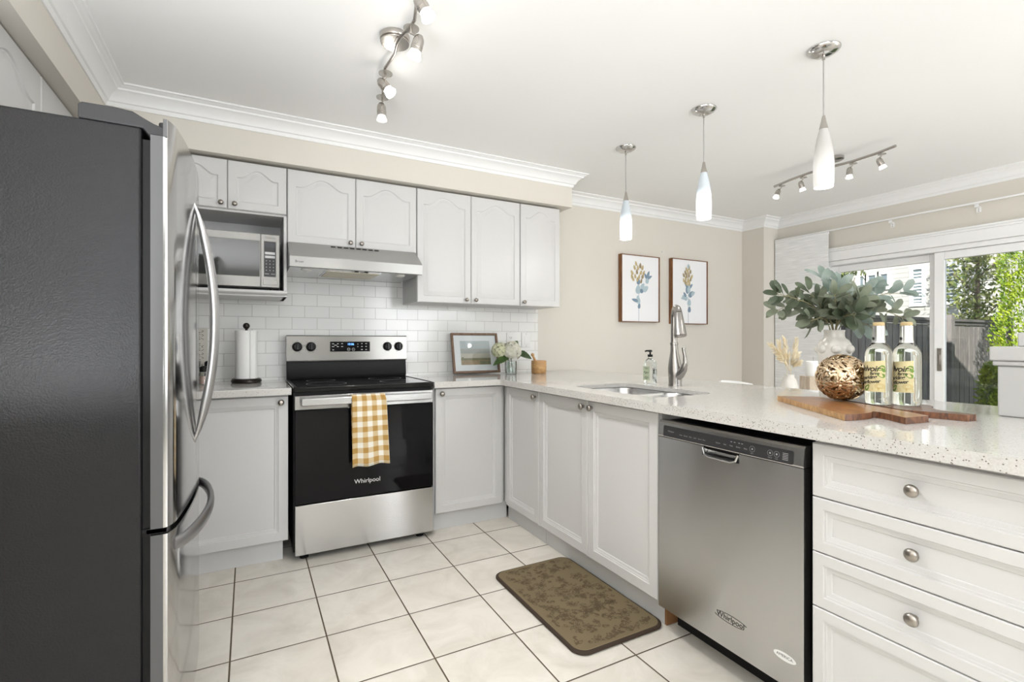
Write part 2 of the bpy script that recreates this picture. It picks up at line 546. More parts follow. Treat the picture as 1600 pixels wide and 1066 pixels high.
M['rug_ink'] = P('brown_floral_print', (0.098, 0.070, 0.035), 0.9)
M['rug_edge'] = P('dark_brown_binding', (0.04, 0.025, 0.015), 0.8)
M['gingham'] = gingham_mat()
M['filter'] = P('yellowish_mesh_filter', (0.55, 0.50, 0.38), 0.4, 0.7, bump=0.6, bscale=300)  # even yellowish tint on the mesh
M['lens'] = P('frosted_hood_lens', (0.75, 0.74, 0.70), 0.3)
M['roof'] = P('dark_roof', (0.15, 0.15, 0.15), 0.8)


# ------------------------------------------------------------------ mesh builder
class MB:
    def __init__(s):
        s.v, s.f, s.m, s.uv = [], [], [], None

    def add(s, vs, fs, mi=0):
        o = len(s.v)
        s.v += [Vector(v) for v in vs]
        s.f += [tuple(i + o for i in f) for f in fs]
        s.m += [mi] * len(fs)
        return s

    def box(s, x0, y0, z0, x1, y1, z1, mi=0):
        x0, x1 = min(x0, x1), max(x0, x1)
        y0, y1 = min(y0, y1), max(y0, y1)
        z0, z1 = min(z0, z1), max(z0, z1)
        vs = [(x0, y0, z0), (x1, y0, z0), (x1, y1, z0), (x0, y1, z0), (x0, y0, z1), (x1, y0, z1), (x1, y1, z1), (x0, y1, z1)]
        return s.add(vs, [(0, 3, 2, 1), (4, 5, 6, 7), (0, 1, 5, 4), (1, 2, 6, 5), (2, 3, 7, 6), (3, 0, 4, 7)], mi)

    def loops(s, loops, cap0=True, cap1=True, mi=0, closed=False):
        n = len(loops[0])
        vs = [p for lp in loops for p in lp]
        fs = []
        k = len(loops)
        for i in range(k if closed else k - 1):
            a, b = i * n, ((i + 1) % k) * n
            for j in range(n):
                j2 = (j + 1) % n
                fs.append((a + j, a + j2, b + j2, b + j))
        if not closed:
            if cap0:
                fs.append(tuple(reversed(range(n))))
            if cap1:
                fs.append(tuple(range((k - 1) * n, k * n)))
        return s.add(vs, fs, mi)

    def prism(s, poly, fn, d0, d1, mi=0):
        """polygon poly [(a,b)] extruded; fn(a,b,d) -> point"""
        return s.loops([[fn(a, b, d0) for a, b in poly], [fn(a, b, d1) for a, b in poly]], mi=mi)

    def tube(s, path, r, n=10, mi=0, caps=True, up=None, flat=None):
        path = [Vector(p) for p in path]
        k = len(path)
        rs = r if isinstance(r, (list, tuple)) else [r] * k
        lp = []
        prev = None
        for i in range(k):
            t = (path[min(i + 1, k - 1)] - path[max(i - 1, 0)])
            if t.length < 1e-9:
                t = Vector((0, 0, 1))
            t.normalize()
            if prev is None:
                a = Vector(up) if up else (Vector((0, 0, 1)) if abs(t.z) < 0.9 else Vector((1, 0, 0)))
            else:
                a = prev
            a = (a - t * a.dot(t))
            if a.length < 1e-6:
                a = t.orthogonal()
            a.normalize()
            prev = a
            b = t.cross(a)
            fl = flat or 1.0
            lp.append([path[i] + a * (cos(2 * pi * j / n) * rs[i]) + b * (sin(2 * pi * j / n) * rs[i] * fl) for j in range(n)])
        return s.loops(lp, caps, caps, mi)

    def cyl(s, p0, p1, r0, r1=None, n=20, mi=0):
        return s.tube([p0, p1], [r0, r0 if r1 is None else r1], n, mi)

    def lathe(s, prof, c=(0, 0, 0), axis=(0, 0, 1), n=28, mi=0, caps=True):
        """prof [(r, h)] about axis through c"""
        ax = Vector(axis).normalized()
        a = ax.orthogonal().normalized()
        if abs(ax.z) > 0.99:
            a = Vector((1, 0, 0))
        b = ax.cross(a)
        c = Vector(c)
        return s.loops([[c + ax * h + a * (cos(2 * pi * j / n) * r) + b * (sin(2 * pi * j / n) * r) for j in range(n)] for r, h in prof],
                       caps, caps, mi)

    def sphere(s, c, r, n=16, m=10, mi=0, sz=1.0):
        prof = [(max(1e-4, r * sin(pi * i / m)), -r * cos(pi * i / m) * sz) for i in range(m + 1)]
        return s.lathe(prof, c, (0, 0, 1), n, mi)

    def leaf(s, base, d, nrm, L, W, mi=0, curl=0.15, seg=4, rnd=False):
        d = Vector(d).normalized()
        nrm = Vector(nrm)
        nrm = (nrm - d * nrm.dot(d))
        nrm = nrm.normalized() if nrm.length > 1e-6 else d.orthogonal()
        sd = d.cross(nrm)
        base = Vector(base)
        vs, fs = [], []
        for i in range(seg + 1):
            t = i / seg
            w = W * 0.5 * (sin(pi * min(1, max(0.04, t ** 0.85))) ** 0.75 if t < 1 else 0.04)
            if rnd:
                q = (t - .56) / (.56 if t < .56 else .44)
                w = W * 0.5 * max(.10, sqrt(max(0, 1 - abs(q) ** 2.3)))
            p = base + d * (L * t) - nrm * (curl * L * t * t)
            vs += [p + sd * w + nrm * w * 0.25, p, p - sd * w + nrm * w * 0.25]
        for i in range(seg):
            a = i * 3
            fs += [(a, a + 1, a + 4, a + 3), (a + 1, a + 2, a + 5, a + 4)]
        return s.add(vs, fs, mi)


WM = {}


def wm(o):
    return WM.get(o.name, Matrix.Identity(4)) if o else Matrix.Identity(4)


def build(name, mb, mats, parent=None, sharp=35, bevel=0.0, smooth=True, seg=2):
    mats = mats if isinstance(mats, (list, tuple)) else [mats]
    inv = wm(parent).inverted()
    me = bpy.data.meshes.new(name)
    me.from_pydata([tuple(inv @ v) for v in mb.v], [], mb.f)
    for m in mats:
        me.materials.append(M[m] if isinstance(m, str) else m)
    if len(mats) > 1:
        me.polygons.foreach_set('material_index', mb.m)
    if mb.uv:
        ul = me.uv_layers.new(name='UVMap')
        for lp in me.loops:
            ul.data[lp.index].uv = mb.uv[lp.vertex_index]
    if smooth:
        me.polygons.foreach_set('use_smooth', [True] * len(me.polygons))
        me.set_sharp_from_angle(angle=radians(sharp))
    me.update()
    o = bpy.data.objects.new(name, me)
    COL.objects.link(o)
    if parent:
        o.parent = parent
        WM[o.name] = wm(parent)
    if bevel:
        b = o.modifiers.new('bevel', 'BEVEL')
        b.width = bevel
        b.segments = seg
        b.limit_method = 'ANGLE'
        b.angle_limit = radians(40)
    return o


def tag(o, label, cat, group=None, kind=None):
    if label:
        o['label'] = label
    if cat:
        o['category'] = cat
    if group:
        o['group'] = group
    if kind:
        o['kind'] = kind
    return o


def thing(name, label, cat, loc=(0, 0, 0), rz=0.0, group=None):
    e = bpy.data.objects.new(name, None)
    e.empty_display_size = 0.05
    COL.objects.link(e)
    e.location = loc
    e.rotation_euler = (0, 0, rz)
    WM[e.name] = Matrix.Translation(Vector(loc)) @ Matrix.Rotation(rz, 4, 'Z')
    return tag(e, label, cat, group)


def solo(name, mb, mats, label, cat, group=None, **k):
    return tag(build(name, mb, mats, None, **k), label, cat, group)


def struct(name, mb, mats, parent=None, **k):
    o = build(name, mb, mats, parent, **k)
    if parent is None:
        o['kind'] = 'structure'
    return o


def dup(root, loc, label, rz=None, mats=None):
    r = root.copy()
    COL.objects.link(r)
    r.location = loc
    if rz is not None:
        r.rotation_euler = (0, 0, rz)
    r['label'] = label
    for ch in list(root.children):
        c = ch.copy()
        COL.objects.link(c)
        c.parent = r
        for g in list(ch.children):
            d = g.copy()
            COL.objects.link(d)
            d.parent = c
    return r


def text_geo(body, size, shear=0.0, spacing=1.0, align='CENTER', bold=0.0):
    cu = bpy.data.curves.new('lettering', 'FONT')
    cu.offset = bold * size
    cu.body, cu.size, cu.shear, cu.space_character = body, size, shear, spacing
    cu.align_x, cu.align_y = align, 'CENTER'
    cu.resolution_u = 3
    ob = bpy.data.objects.new('lettering', cu)
    me = bpy.data.meshes.new_from_object(ob)
    vs = [v.co.copy() for v in me.vertices]
    fs = [tuple(p.vertices) for p in me.polygons]
    bpy.data.objects.remove(ob)
    bpy.data.curves.remove(cu)
    bpy.data.meshes.remove(me)
    return vs, fs


def put_text(mb, body, size, fn, mi=0, shear=0.0, spacing=1.0, align='CENTER', rot=0.0, bold=0.0):
    """fn(a, b) -> point, a to the reader's right, b up"""
    vs, fs = text_geo(body, size, shear, spacing, align, bold)
    c, s_ = cos(rot), sin(rot)
    mb.add([fn(v.x * c - v.y * s_, v.x * s_ + v.y * c) for v in vs], fs, mi)
    return mb


def rect_loop(w, h, r=0.0, n=4):
    if r <= 0:
        return [(0, 0), (w, 0), (w, h), (0, h)]
    out = []
    for cx, cy, a0 in ((w - r, r, -90), (w - r, h - r, 0), (r, h - r, 90), (r, r, 180)):
        for i in range(n + 1):
            a = radians(a0 + 90 * i / n)
            out.append((cx + r * cos(a), cy + r * sin(a)))
    return out


# ------------------------------------------------------------------ room shell
ZC = 2.40
struct('floor', MB().box(-2.8, -3.6, -0.08, 4.95, 3.57, 0.0), 'floor')
struct('ceiling', MB().box(-2.8, -3.6, ZC, 4.95, 3.57, ZC + 0.08), 'ceil')
struct('roof', MB().box(-3.1, -4.2, 2.50, 5.3, 3.62, 2.58), 'roof')
struct('wall_back', MB().box(-1.1, 3.45, 0, 4.95, 3.57, ZC), 'wall')
struct('wall_left', MB().box(-1.1, -0.6, 0, -1.0, 3.45, ZC).box(-2.8, -0.6, 0, -1.1, -0.5, ZC).box(-2.8, -3.5, 0, -2.7, -0.6, ZC), 'wall')
M['wall_dark'] = P('grey_wall_paint', (0.30, 0.305, 0.295), 0.7)
struct('wall_rear', MB().box(-2.8, -3.6, 0, 4.80, -3.5, ZC), 'wall_dark')
w = MB()
w.box(4.80, 2.75, 0, 4.95, 3.45, ZC)
w.box(4.80, 0.80, 1.90, 4.95, 2.75, ZC)
w.box(4.80, -3.5, 0, 4.95, 0.80, ZC)
struct('wall_right', w, 'wall')
struct('wall_corner_column', MB().box(4.58, 3.20, 0, 4.80, 3.45, ZC), 'wall')
struct('wall_soffit_back', MB().box(-0.62, 3.06, 2.16, 2.14, 3.45, ZC), 'wall')
struct('wall_soffit_left', MB().box(-1.0, -0.6, 2.155, -0.62, 3.45, ZC), 'wall')
struct('trim_1', MB().box(-1.0, 3.438, 0.90, 2.07, 3.45, 1.72), 'splash', smooth=False)   # tiled backsplash on the back wall

# crown moulding swept round the room
path = [(-0.62, -0.6), (-0.62, 3.06), (2.14, 3.06), (2.14, 3.45), (4.58, 3.45), (4.58, 3.20), (4.80, 3.20), (4.80, -3.5)]
prof = [(0.0, -0.092), (0.006, -0.092), (0.010, -0.082), (0.012, -0.074), (0.020, -0.070), (0.024, -0.058), (0.034, -0.044),
        (0.048, -0.032), (0.062, -0.026), (0.064, -0.018), (0.076, -0.014), (0.082, -0.010), (0.092, -0.008), (0.092, 0.0), (0.0, 0.0)]
loops = []
for i, p in enumerate(path):
    p = Vector(p)
    d0 = (p - Vector(path[i - 1])).normalized() if i else None
    d1 = (Vector(path[i + 1]) - p).normalized() if i < len(path) - 1 else None
    d0 = d0 or d1
    d1 = d1 or d0
    n0, n1 = Vector((d0.y, -d0.x)), Vector((d1.y, -d1.x))
    mi = (n0 + n1)
    mi = mi / (mi.length_squared / 2) if mi.length > 1e-6 else n0
    loops.append([(p.x + mi.x * a, p.y + mi.y * a, ZC + b) for a, b in prof])
struct('trim_2', MB().loops(loops), 'crown', sharp=18)

# half wall (pedestal) that stands on the peninsula end
w = MB()
w.box(2.155, 0.20, 0.9145, 2.50, 0.678, 1.078)
w.box(2.146, 0.19, 1.078, 2.512, 0.688, 1.094)
w.box(2.140, 0.18, 1.094, 2.520, 0.694, 1.140)
w.box(2.160, 0.20, 1.140, 2.495, 0.632, 1.185)
M['post'] = P('white_painted_ledge', (0.48, 0.48, 0.47), 0.5)
struct('wall_half', w, 'post', bevel=0.004)

# ------------------------------------------------------------------ patio door
w = MB()
w.box(4.775, 0.70, 1.90, 4.80, 2.84, 1.985)
w.box(4.768, 0.69, 1.985, 4.80, 2.85, 2.002)
w.box(4.762, 0.68, 2.002, 4.80, 2.86, 2.018)
w.box(4.775, 2.75, 0, 4.80, 2.84, 1.90)
w.box(4.775, 0.70, 0, 4.80, 0.80, 1.90)
struct('trim_3', w, 'trim', bevel=0.003)
d = bpy.data.objects.new('door_1', None)
COL.objects.link(d)
d['kind'] = 'structure'
w = MB()
w.box(4.80, 0.80, 1.862, 4.94, 2.75, 1.899).box(4.80, 0.80, 0.001, 4.94, 2.75, 0.04)
w.box(4.80, 0.801, 0.04, 4.94, 0.83, 1.862).box(4.80, 2.72, 0.04, 4.94, 2.749, 1.862)
build('frame', w, 'trim', d, bevel=0.002)


def sash(x0, x1, y0, y1, st, name):
    f = MB()
    f.box(x0, y0, 0.04, x1, y0 + st, 1.86).box(x0, y1 - st, 0.04, x1, y1, 1.86)
    f.box(x0, y0 + st, 1.80, x1, y1 - st, 1.86).box(x0, y0 + st, 0.04, x1, y1 - st, 0.16)
    o = build(name, f, 'trim', d, bevel=0.003)
    build('glass_pane', MB().box((x0 + x1) / 2 - .003, y0 + st, 0.16, (x0 + x1) / 2 + .003, y1 - st, 1.80), 'glass', o, smooth=False)
    return o


fx = sash(4.875, 4.915, 1.87, 2.72, 0.075, 'fixed_panel')
sl = sash(4.825, 4.865, 0.83, 1.895, 0.065, 'sliding_panel')
lt = MB().box(4.818, 1.845, 0.92, 4.825, 1.875, 1.10).box(4.812, 1.852, 0.97, 4.818, 1.868, 1.05)
build('latch', lt, 'nickel_d', sl, bevel=0.002)

# made-up frames on the closed rear wall, round the added fill lamps
wr = bpy.data.objects.new('fill_light_frames', None)
COL.objects.link(wr)
wr['kind'] = 'structure'
w = MB()
for x in (2.12, 3.25, 4.40):
    w.box(x, -3.5, 0.62, x + 0.07, -3.44, 2.27)
w.box(2.19, -3.5, 2.2, 4.40, -3.44, 2.27).box(2.19, -3.5, 0.62, 4.40, -3.44, 0.69)
for x in (-1.40, -0.91):
    w.box(x, -3.5, 1.05, x + 0.07, -3.44, 2.2)
w.box(-1.33, -3.5, 2.13, -0.91, -3.44, 2.2).box(-1.33, -3.5, 1.05, -0.91, -3.44, 1.12)
build('frame', w, 'trim', wr)

# ------------------------------------------------------------------ cabinets
UP = Vector((0, 0, 1))


def door_part(parent, name, o, u, n, w, h, fw=0.05, arch=0.0, t=0.02, raised=False, mats='cab'):
    """Framed panel door: o = lower corner at the reader's left on the back plane, u to the reader's right, n outward."""
    o, u, n = Vector(o), Vector(u), Vector(n)
    if raised:
        L = [(0, 0, 0), (0, t - .004, 0), (.004, t, 0), (fw, t, 1), (fw + .005, t - .006, 1), (fw + .011, t - .007, 1), (fw + .030, t - .0015, 1), (fw + .034, t - .001, 1)]
    else:
        L = [(0, 0, 0), (0, t - .003, 0), (.003, t, 0), (fw, t, 1), (fw + .002, t - .004, 1), (fw + .007, t - .0045, 1), (fw + .008, t - .007, 1), (fw + .018, t - .010, 1), (fw + .020, t - .013, 1), (fw + .026, t - .013, 1)]
    K = 24 if arch else 2
    lp = []
    for ins, dep, dr in L:
        x0, x1, y0, y1 = ins, w - ins, ins, h - ins
        pts = [(x0, y0), (x1, y0)]
        for k in range(K + 1):
            q = 1 - 2 * k / K
            x = (x0 + x1) / 2 + q * (x1 - x0) / 2
            y = y1
            if dr and arch:
                a = min(1.0, abs(q) / 0.82)
                y = y1 - arch * (1 - (0.5 + 0.5 * cos(pi * a)) ** 0.85)
            pts.append((x, y))
        lp.append([o + u * a + UP * b + n * dep for a, b in pts])
    mb = MB().loops(lp)
    return build(name, mb, mats, parent, sharp=25)


def knob_part(parent, p, n, r=0.0155, sx=1.0):
    mb = MB().lathe([(.007, 0), (.006, .008), (.0065, .014), (r * .95, .018), (r, .022), (r * .86, .027), (r * .5, .030), (.0005, .031)], p, n, 20)
    return build('knob', mb, 'nickel_d', parent, sharp=50)


N_B, U_B = (0, -1, 0), (1, 0, 0)      # fronts of the run along the back wall
N_P, U_P = (-1, 0, 0), (0, -1, 0)     # fronts of the peninsula


def upper(label, x0, x1, z0, z1, seams, knobs, group='white upper cabinets on the back wall', niche=None):
    t = thing('wall_cabinet', label, 'cabinet', ((x0 + x1) / 2, 3.44, z0), 0, group)
    b = MB()
    if niche:
        zn0, zn1 = niche
        b.box(x0, 3.12, zn1, x1, 3.437, z1)
        b.box(x0, 3.10, z0 + .006, x0 + .016, 3.437, zn1).box(x1 - .016, 3.10, z0 + .006, x1, 3.437, zn1)
        b.box(x0 + .016, 3.425, zn0, x1 - .016, 3.437, zn1)
    else:
        b.box(x0, 3.12, z0 + .002, x1, 3.437, z1)
    build('carcass', b, 'cab', t, bevel=0.001)
    if niche:
        s = MB()
        s.loops([[(x, y, z) for y, z in ((3.085, zn0 - .004), (3.088, zn0), (3.425, zn0), (3.425, z0 + .006), (3.105, z0 + .006), (3.102, z0 + .014), (3.092, z0 + .018), (3.085, z0 + .026))] for x in (x0 - .0, x1 + .002)])
        build('shelf', s, 'cab', t)
    zd = (niche[1] + .012) if niche else z0
    es = [x0] + seams + [x1]
    for i in range(len(es) - 1):
        a, c = es[i] + .0015, es[i + 1] - .0015
        d_ = door_part(t, 'door', (a, 3.12, zd), U_B, N_B, c - a, z1 - zd - .002, 0.042, min(.055, .16 * (c - a)), raised=True)
        kx = knobs[i]
        if kx is not None:
            knob_part(d_, (kx, 3.10, zd + .026), N_B, .0135)
    return t


upper('white microwave cabinet with two short arched doors and an open niche', -0.40, 0.192, 1.403, 2.148, [-0.103], [-0.133, -0.068], niche=(1.443, 1.868))
upper('white two-door cabinet right above the steel range hood', 0.1945, 0.955, 1.724, 2.148, [0.575], [0.542, 0.607])
upper('tall white two-door wall cabinet between the hood and the narrow end cabinet', 0.958, 1.717, 1.411, 2.148, [1.337], [1.299, 1.367])
upper('narrow single-door wall cabinet at the end above the mortar', 1.7195, 2.06, 1.411, 2.148, [], [1.745])

t = thing('wall_cabinet', 'white arched-door cabinet above the refrigerator', 'cabinet', (-0.84, 2.0, 1.78))
build('carcass', MB().box(-0.998, 1.35, 1.78, -0.702, 2.445, 2.150), 'cab', t)
for y0, y1 in ((1.90, 1.352), (2.443, 1.903)):
    dd = door_part(t, 'door', (-0.702, y1, 1.782), (0, 1, 0), (1, 0, 0), y0 - y1, 0.366, 0.055, .075, raised=True)
t = thing('wall_cabinet', 'white cabinet in the corner behind the refrigerator top', 'cabinet', (-0.84, 2.8, 1.41))
build('carcass', MB().box(-0.998, 2.449, 1.41, -0.702, 3.10, 2.150), 'cab', t)
door_part(t, 'door', (-0.702, 2.451, 1.412), (0, 1, 0), (1, 0, 0), 0.60, 0.736, 0.055, .075, raised=True)

ZD0, ZD1 = 0.112, 0.868


def base_back(label, x0, x1, dx0, dx1, kx, tk0, tk1):
    t = thing('base_cabinet', label, 'cabinet', ((x0 + x1) / 2, 3.15, 0))
    build('carcass', MB().box(x0, 2.866, 0.112, x1, 3.436, 0.874), 'cab', t)
    build('toe_kick', MB().box(tk0, 2.89, 0.0005, tk1, 2.905, 0.111), 'kick', t)
    d_ = door_part(t, 'door', (dx0, 2.866, ZD0), U_B, N_B, dx1 - dx0, ZD1 - ZD0, .046)
    knob_part(d_, (kx, 2.846, 0.838), N_B)
    return t


base_back('white base cabinet under the paper towels, left of the stove', -0.40, 0.184, -0.34, 0.183, 0.148, -0.40, 0.16)
base_back('white single-door corner base cabinet right of the stove', 0.985, 1.466, 0.994, 1.447, 1.031, 0.985, 1.499)


def base_pen(label, y0, y1, doors, wood=False):
    """y0 far side, y1 near side; doors = [(y far, y near, knob y)]"""
    t = thing('base_cabinet', label, 'cabinet', (1.78, (y0 + y1) / 2, 0))
    cb = MB()
    x0, x1, z0, z1 = 1.471, 2.10, 0.112, 0.874      # open-topped box of 16 mm boards
    cb.box(x0, y1, z0, x0 + .016, y0, z1).box(x1 - .016, y1, z0, x1, y0, z1)
    cb.box(x0 + .016, y1, z0, x1 - .016, y1 + .016, z1).box(x0 + .016, y0 - .016, z0, x1 - .016, y0, z1)
    cb.box(x0 + .016, y1 + .016, z0, x1 - .016, y0 - .016, z0 + .016)
    build('carcass', cb, 'cab', t)
    build('toe_kick', MB().box(1.50, y1 + (.012 if wood else 0), 0.0005, 1.515, y0, 0.111), 'kick', t)
    if wood:
        e = build('end_board', MB().box(1.50, y1, 0.0005, 2.05, y1 + .0115, 0.111), 'rawwood', t)
        e['label'] = 'raw brown wood end board'
    for a, b, k in doors:
        d_ = door_part(t, 'door', (1.471, a, ZD0), U_P, N_P, a - b, ZD1 - ZD0, .046)
        knob_part(d_, (1.451, k, 0.838), N_P)
    return t


base_pen('narrow single-door base cabinet in the inner corner of the peninsula', 2.864, 2.4015, [(2.805, 2.403, 2.437)])
base_pen('two-door sink base cabinet beside the floor mat', 2.3985, 1.476, [(2.397, 1.946, 1.974), (1.943, 1.478, 1.908)], wood=True)

t = thing('drawer_cabinet', 'white drawer cabinet right of the dishwasher', 'cabinet', (1.78, 0.61, 0))
build('carcass', MB().box(1.471, 0.358, 0.112, 2.10, 0.862, 0.874), 'cab', t)
build('toe_kick', MB().box(1.50, 0.358, 0.0005, 1.515, 0.862, 0.111), 'kick', t)
for z0, z1 in ((0.7085, 0.862), (0.5495, 0.7055), (0.3905, 0.5465)):
    d_ = door_part(t, 'drawer', (1.471, 0.861, z0), U_P, N_P, 0.502, z1 - z0, .031)
    knob_part(d_, (1.4565, 0.610, (z0 + z1) / 2 + .004), N_P, .0165)
d_ = door_part(t, 'drawer', (1.471, 0.861, 0.112), U_P, N_P, 0.502, 0.2755, .031)
knob_part(d_, (1.4565, 0.610, 0.252), N_P, .0165)
t = thing('peninsula_back_panel', 'white panel closing the dining side of the peninsula', 'panel', (2.11, 1.9, 0))
build('board', MB().box(2.1015, 0.358, 0.0005, 2.116, 3.436, 0.874), 'cab', t)
build('cap_strip', MB().box(2.116, 0.358, 0.0005, 2.128, 3.43, 0.08), 'trim', t)

# ------------------------------------------------------------------ countertops and sink
import bmesh


def slab_geo(mb, outer, holes, z0, z1):
    bm = bmesh.new()
    edges = []
    for lp in [outer] + holes:
        vs = [bm.verts.new((x, y, z1)) for x, y in lp]
        edges += [bm.edges.new((vs[i], vs[(i + 1) % len(vs)])) for i in range(len(vs))]
    bmesh.ops.triangle_fill(bm, edges=edges, use_beauty=True, use_dissolve=False)
    r = bmesh.ops.extrude_face_region(bm, geom=list(bm.faces), use_keep_orig=True)
    for e in r['geom']:
        if isinstance(e, bmesh.types.BMVert):
            e.co.z = z0
    bmesh.ops.recalc_face_normals(bm, faces=bm.faces)
    bm.verts.index_update()
    mb.add([v.co.copy() for v in bm.verts], [tuple(v.index for v in f.verts) for f in bm.faces])
    bm.free()


def slab(name, outer, holes, z0, z1, mat, bevel=0.003, wide=None):
    """worktop; where a wider hole is given the lower layer is cut back, so that the slab is 2 cm thick round the sink"""
    mb = MB()
    zm = z1 - 0.020 if wide else z0
    slab_geo(mb, outer, holes, zm, z1)
    if wide:
        slab_geo(mb, outer, wide, z0, zm)
        nv, key, remap = [], {}, {}
        for i_, v in enumerate(mb.v):           # weld the two layers along their common outline
            k_ = (round(v.x, 5), round(v.y, 5), round(v.z, 5))
            if k_ not in key:
                key[k_] = len(nv)
                nv.append(v)
            remap[i_] = key[k_]
        mb.v = nv
        mb.f = [tuple(remap[q] for q in f) for f in mb.f]
    return build(name, mb, mat, None, bevel=0 if wide else bevel)


def rrect(x0, y0, x1, y1, r, n=6):
    return [(x0 + a, y0 + b) for a, b in rect_loop(x1 - x0, y1 - y0, r, n)]


CT0, CT1 = 0.878, 0.914
o = slab('countertop', [(-0.998, 2.80), (0.196, 2.80), (0.196, 3.437), (-0.998, 3.437)], [], CT0, CT1, 'quartz')
tag(o, 'short speckled white quartz countertop under the paper towels', 'countertop')
SH = (1.545, 1.585, 1.925, 2.215)
o = slab('countertop', [(0.972, 2.80), (1.385, 2.80), (1.400, 2.795), (1.408, 2.785), (1.41, 2.77), (1.41, 0.30), (2.48, 0.30), (2.48, 3.437), (0.972, 3.437)],
         [rrect(*SH, 0.07)], CT0, CT1, 'quartz', wide=[rrect(SH[0] - .03, SH[1] - .03, SH[2] + .03, SH[3] + .03, 0.09)])
tag(o, 'long L-shaped speckled white quartz countertop with the sink', 'countertop')

t = thing('sink', 'undermount stainless steel double-bowl sink in the peninsula', 'sink', (1.735, 1.9, 0.876))


def bowl(y0, y1):
    x0, x1 = SH[0] - .006, SH[2] + .006
    lp = []
    for ins, z, r in ((-.012, .8925, .075), (0, .8925, .07), (.004, .880, .07), (.012, .74, .065), (.03, .705, .05), (.06, .695, .03)):
        lp.append([(a, b, z) for a, b in rrect(x0 + ins, y0 + ins, x1 - ins, y1 - ins, max(.01, r), 6)])
    b = build('bowl', MB().loops(lp, False, True), 'steel_flat', t, sharp=60)
    build('drain', MB().cyl(((x0 + x1) / 2, (y0 + y1) / 2, .6952), ((x0 + x1) / 2, (y0 + y1) / 2, .699), .04), 'chrome', b)


bowl(1.883, SH[3] + .006)
bowl(SH[1] - .006, 1.862)

# faucet
M['faucet'] = P('satin_nickel_faucet', (0.36, 0.345, 0.33), 0.24, 1.0)
t = thing('faucet', 'brushed nickel pull-down faucet behind the sink', 'faucet', (2.05, 1.957, 0.914))
bx, by = 2.05, 1.957
body = MB().tube([(bx, by, .9145), (bx, by, .93), (bx, by, .97), (bx, by + .001, 1.01), (bx, by + .004, 1.05), (bx, by + .006, 1.10), (bx, by + .008, 1.135)],
                 [.036, .0345, .036, .037, .031, .0215, .0195], 24)
build('body', body, 'faucet', t)
build('collar', MB().cyl((bx, by + .008, 1.1352), (bx, by + .008, 1.150), .0215), 'faucet', t, bevel=.002)
dx, dy = -0.54, -0.842
arc = [(bx, by + .008, 1.15), (bx, by + .008, 1.22), (bx, by + .008, 1.285)]
for k in range(1, 8):
    a = pi * k / 8
    rr = .048
    arc.append((bx + dx * rr * (1 - cos(a)), by + .008 + dy * rr * (1 - cos(a)), 1.285 + rr * 1.05 * sin(a)))
build('neck', MB().tube(arc, [.0175] * 3 + [.0175, .0175, .018, .018, .0185, .019, .0195], 20), 'faucet', t)
e = Vector(arc[-1])
build('spray_head', MB().tube([e, e + Vector((dx * .012, dy * .012, -.03)), e + Vector((dx * .026, dy * .026, -.075)), e + Vector((dx * .037, dy * .037, -.118)), e + Vector((dx * .038, dy * .038, -.122))],
                              [.020, .023, .0285, .0335, .030], 24), 'faucet', t)
lv = [(bx, by - .008, .960), (bx, by - .036, .980), (bx, by - .060, 1.008), (bx, by - .071, 1.042), (bx, by - .068, 1.078), (bx, by - .060, 1.105), (bx, by - .058, 1.122)]
build('lever', MB().tube(lv, [.026, .024, .019, .013, .0095, .009, .0095], 16), 'faucet', t)

# ------------------------------------------------------------------ refrigerator
t = thing('refrigerator', 'large stainless french-door refrigerator with textured charcoal side', 'refrigerator', (-0.55, 1.93, 0))
Y0, Y1 = 1.565, 2.305
build('cabinet', MB().box(-0.975, Y0, 0.03, -0.243, Y1, 1.706), 'fridge_side', t, bevel=0.006)
build('base_grille', MB().box(-0.93, Y0 + .02, 0.0005, -0.20, Y1 - .02, 0.029), 'black', t)
build('gasket', MB().box(-0.2425, Y0 + .012, 0.075, -0.2255, Y1 - .012, 1.68), 'black', t)
ym = 1.935


def front_x(y):
    q = (y - (Y0 + Y1) / 2) / ((Y1 - Y0) / 2)
    return -0.178 + 0.024 * (1 - q * q) - 0.010 * max(0, abs(q) - 0.93) / 0.07


def fdoor(ya, yb, z0, z1, name, lip=True):
    K = 18
    ys = [ya + (yb - ya) * k / K for k in range(K + 1)]
    fr = []
    for k, y in enumerate(ys):
        x = front_x(y)
        fr.append((x, y))
    r = .006
    fr[0] = (fr[0][0] - r, ya)
    fr.insert(1, (front_x(ya + r), ya + r * .6))
    fr[-1] = (fr[-1][0] - r, yb)
    fr.insert(-1, (front_x(yb - r), yb - r * .6))
    pl = [(-.2235, ya)] + fr + [(-.2235, yb)]
    mb = MB().loops([[(x, y, z) for x, y in pl] for z in (z0, z1)])
    if lip:
        fl = [(-.188, ya + .0)] + fr + [(-.188, yb - .0)]
        mb.loops([[(x, y, z) for x, y in fl] for z in (z1, z1 + .046)])
    for k_, f in enumerate(mb.f):
        a_, b_, c_ = mb.v[f[0]], mb.v[f[1]], mb.v[f[2]]
        nn = (b_ - a_).cross(c_ - a_)
        if nn.length > 0 and abs(nn.normalized().y) > .97:
            mb.m[k_] = 1
    return build(name, mb, ['fridge_steel', 'door_edge'], t, sharp=30)


d1 = fdoor(Y0 - .005, ym - .002, 0.672, 1.690, 'door')
d2 = fdoor(ym + .002, Y1 + .005, 0.672, 1.690, 'door')
d3 = fdoor(Y0 - .005, Y1 + .005, 0.06, 0.655, 'freezer_drawer', False)
build('divider_strip', MB().box(-0.2425, Y0 + .004, 0.656, -0.190, Y1 - .004, 0.671), 'black', t)
for yy in (Y0, Y1):
    pass


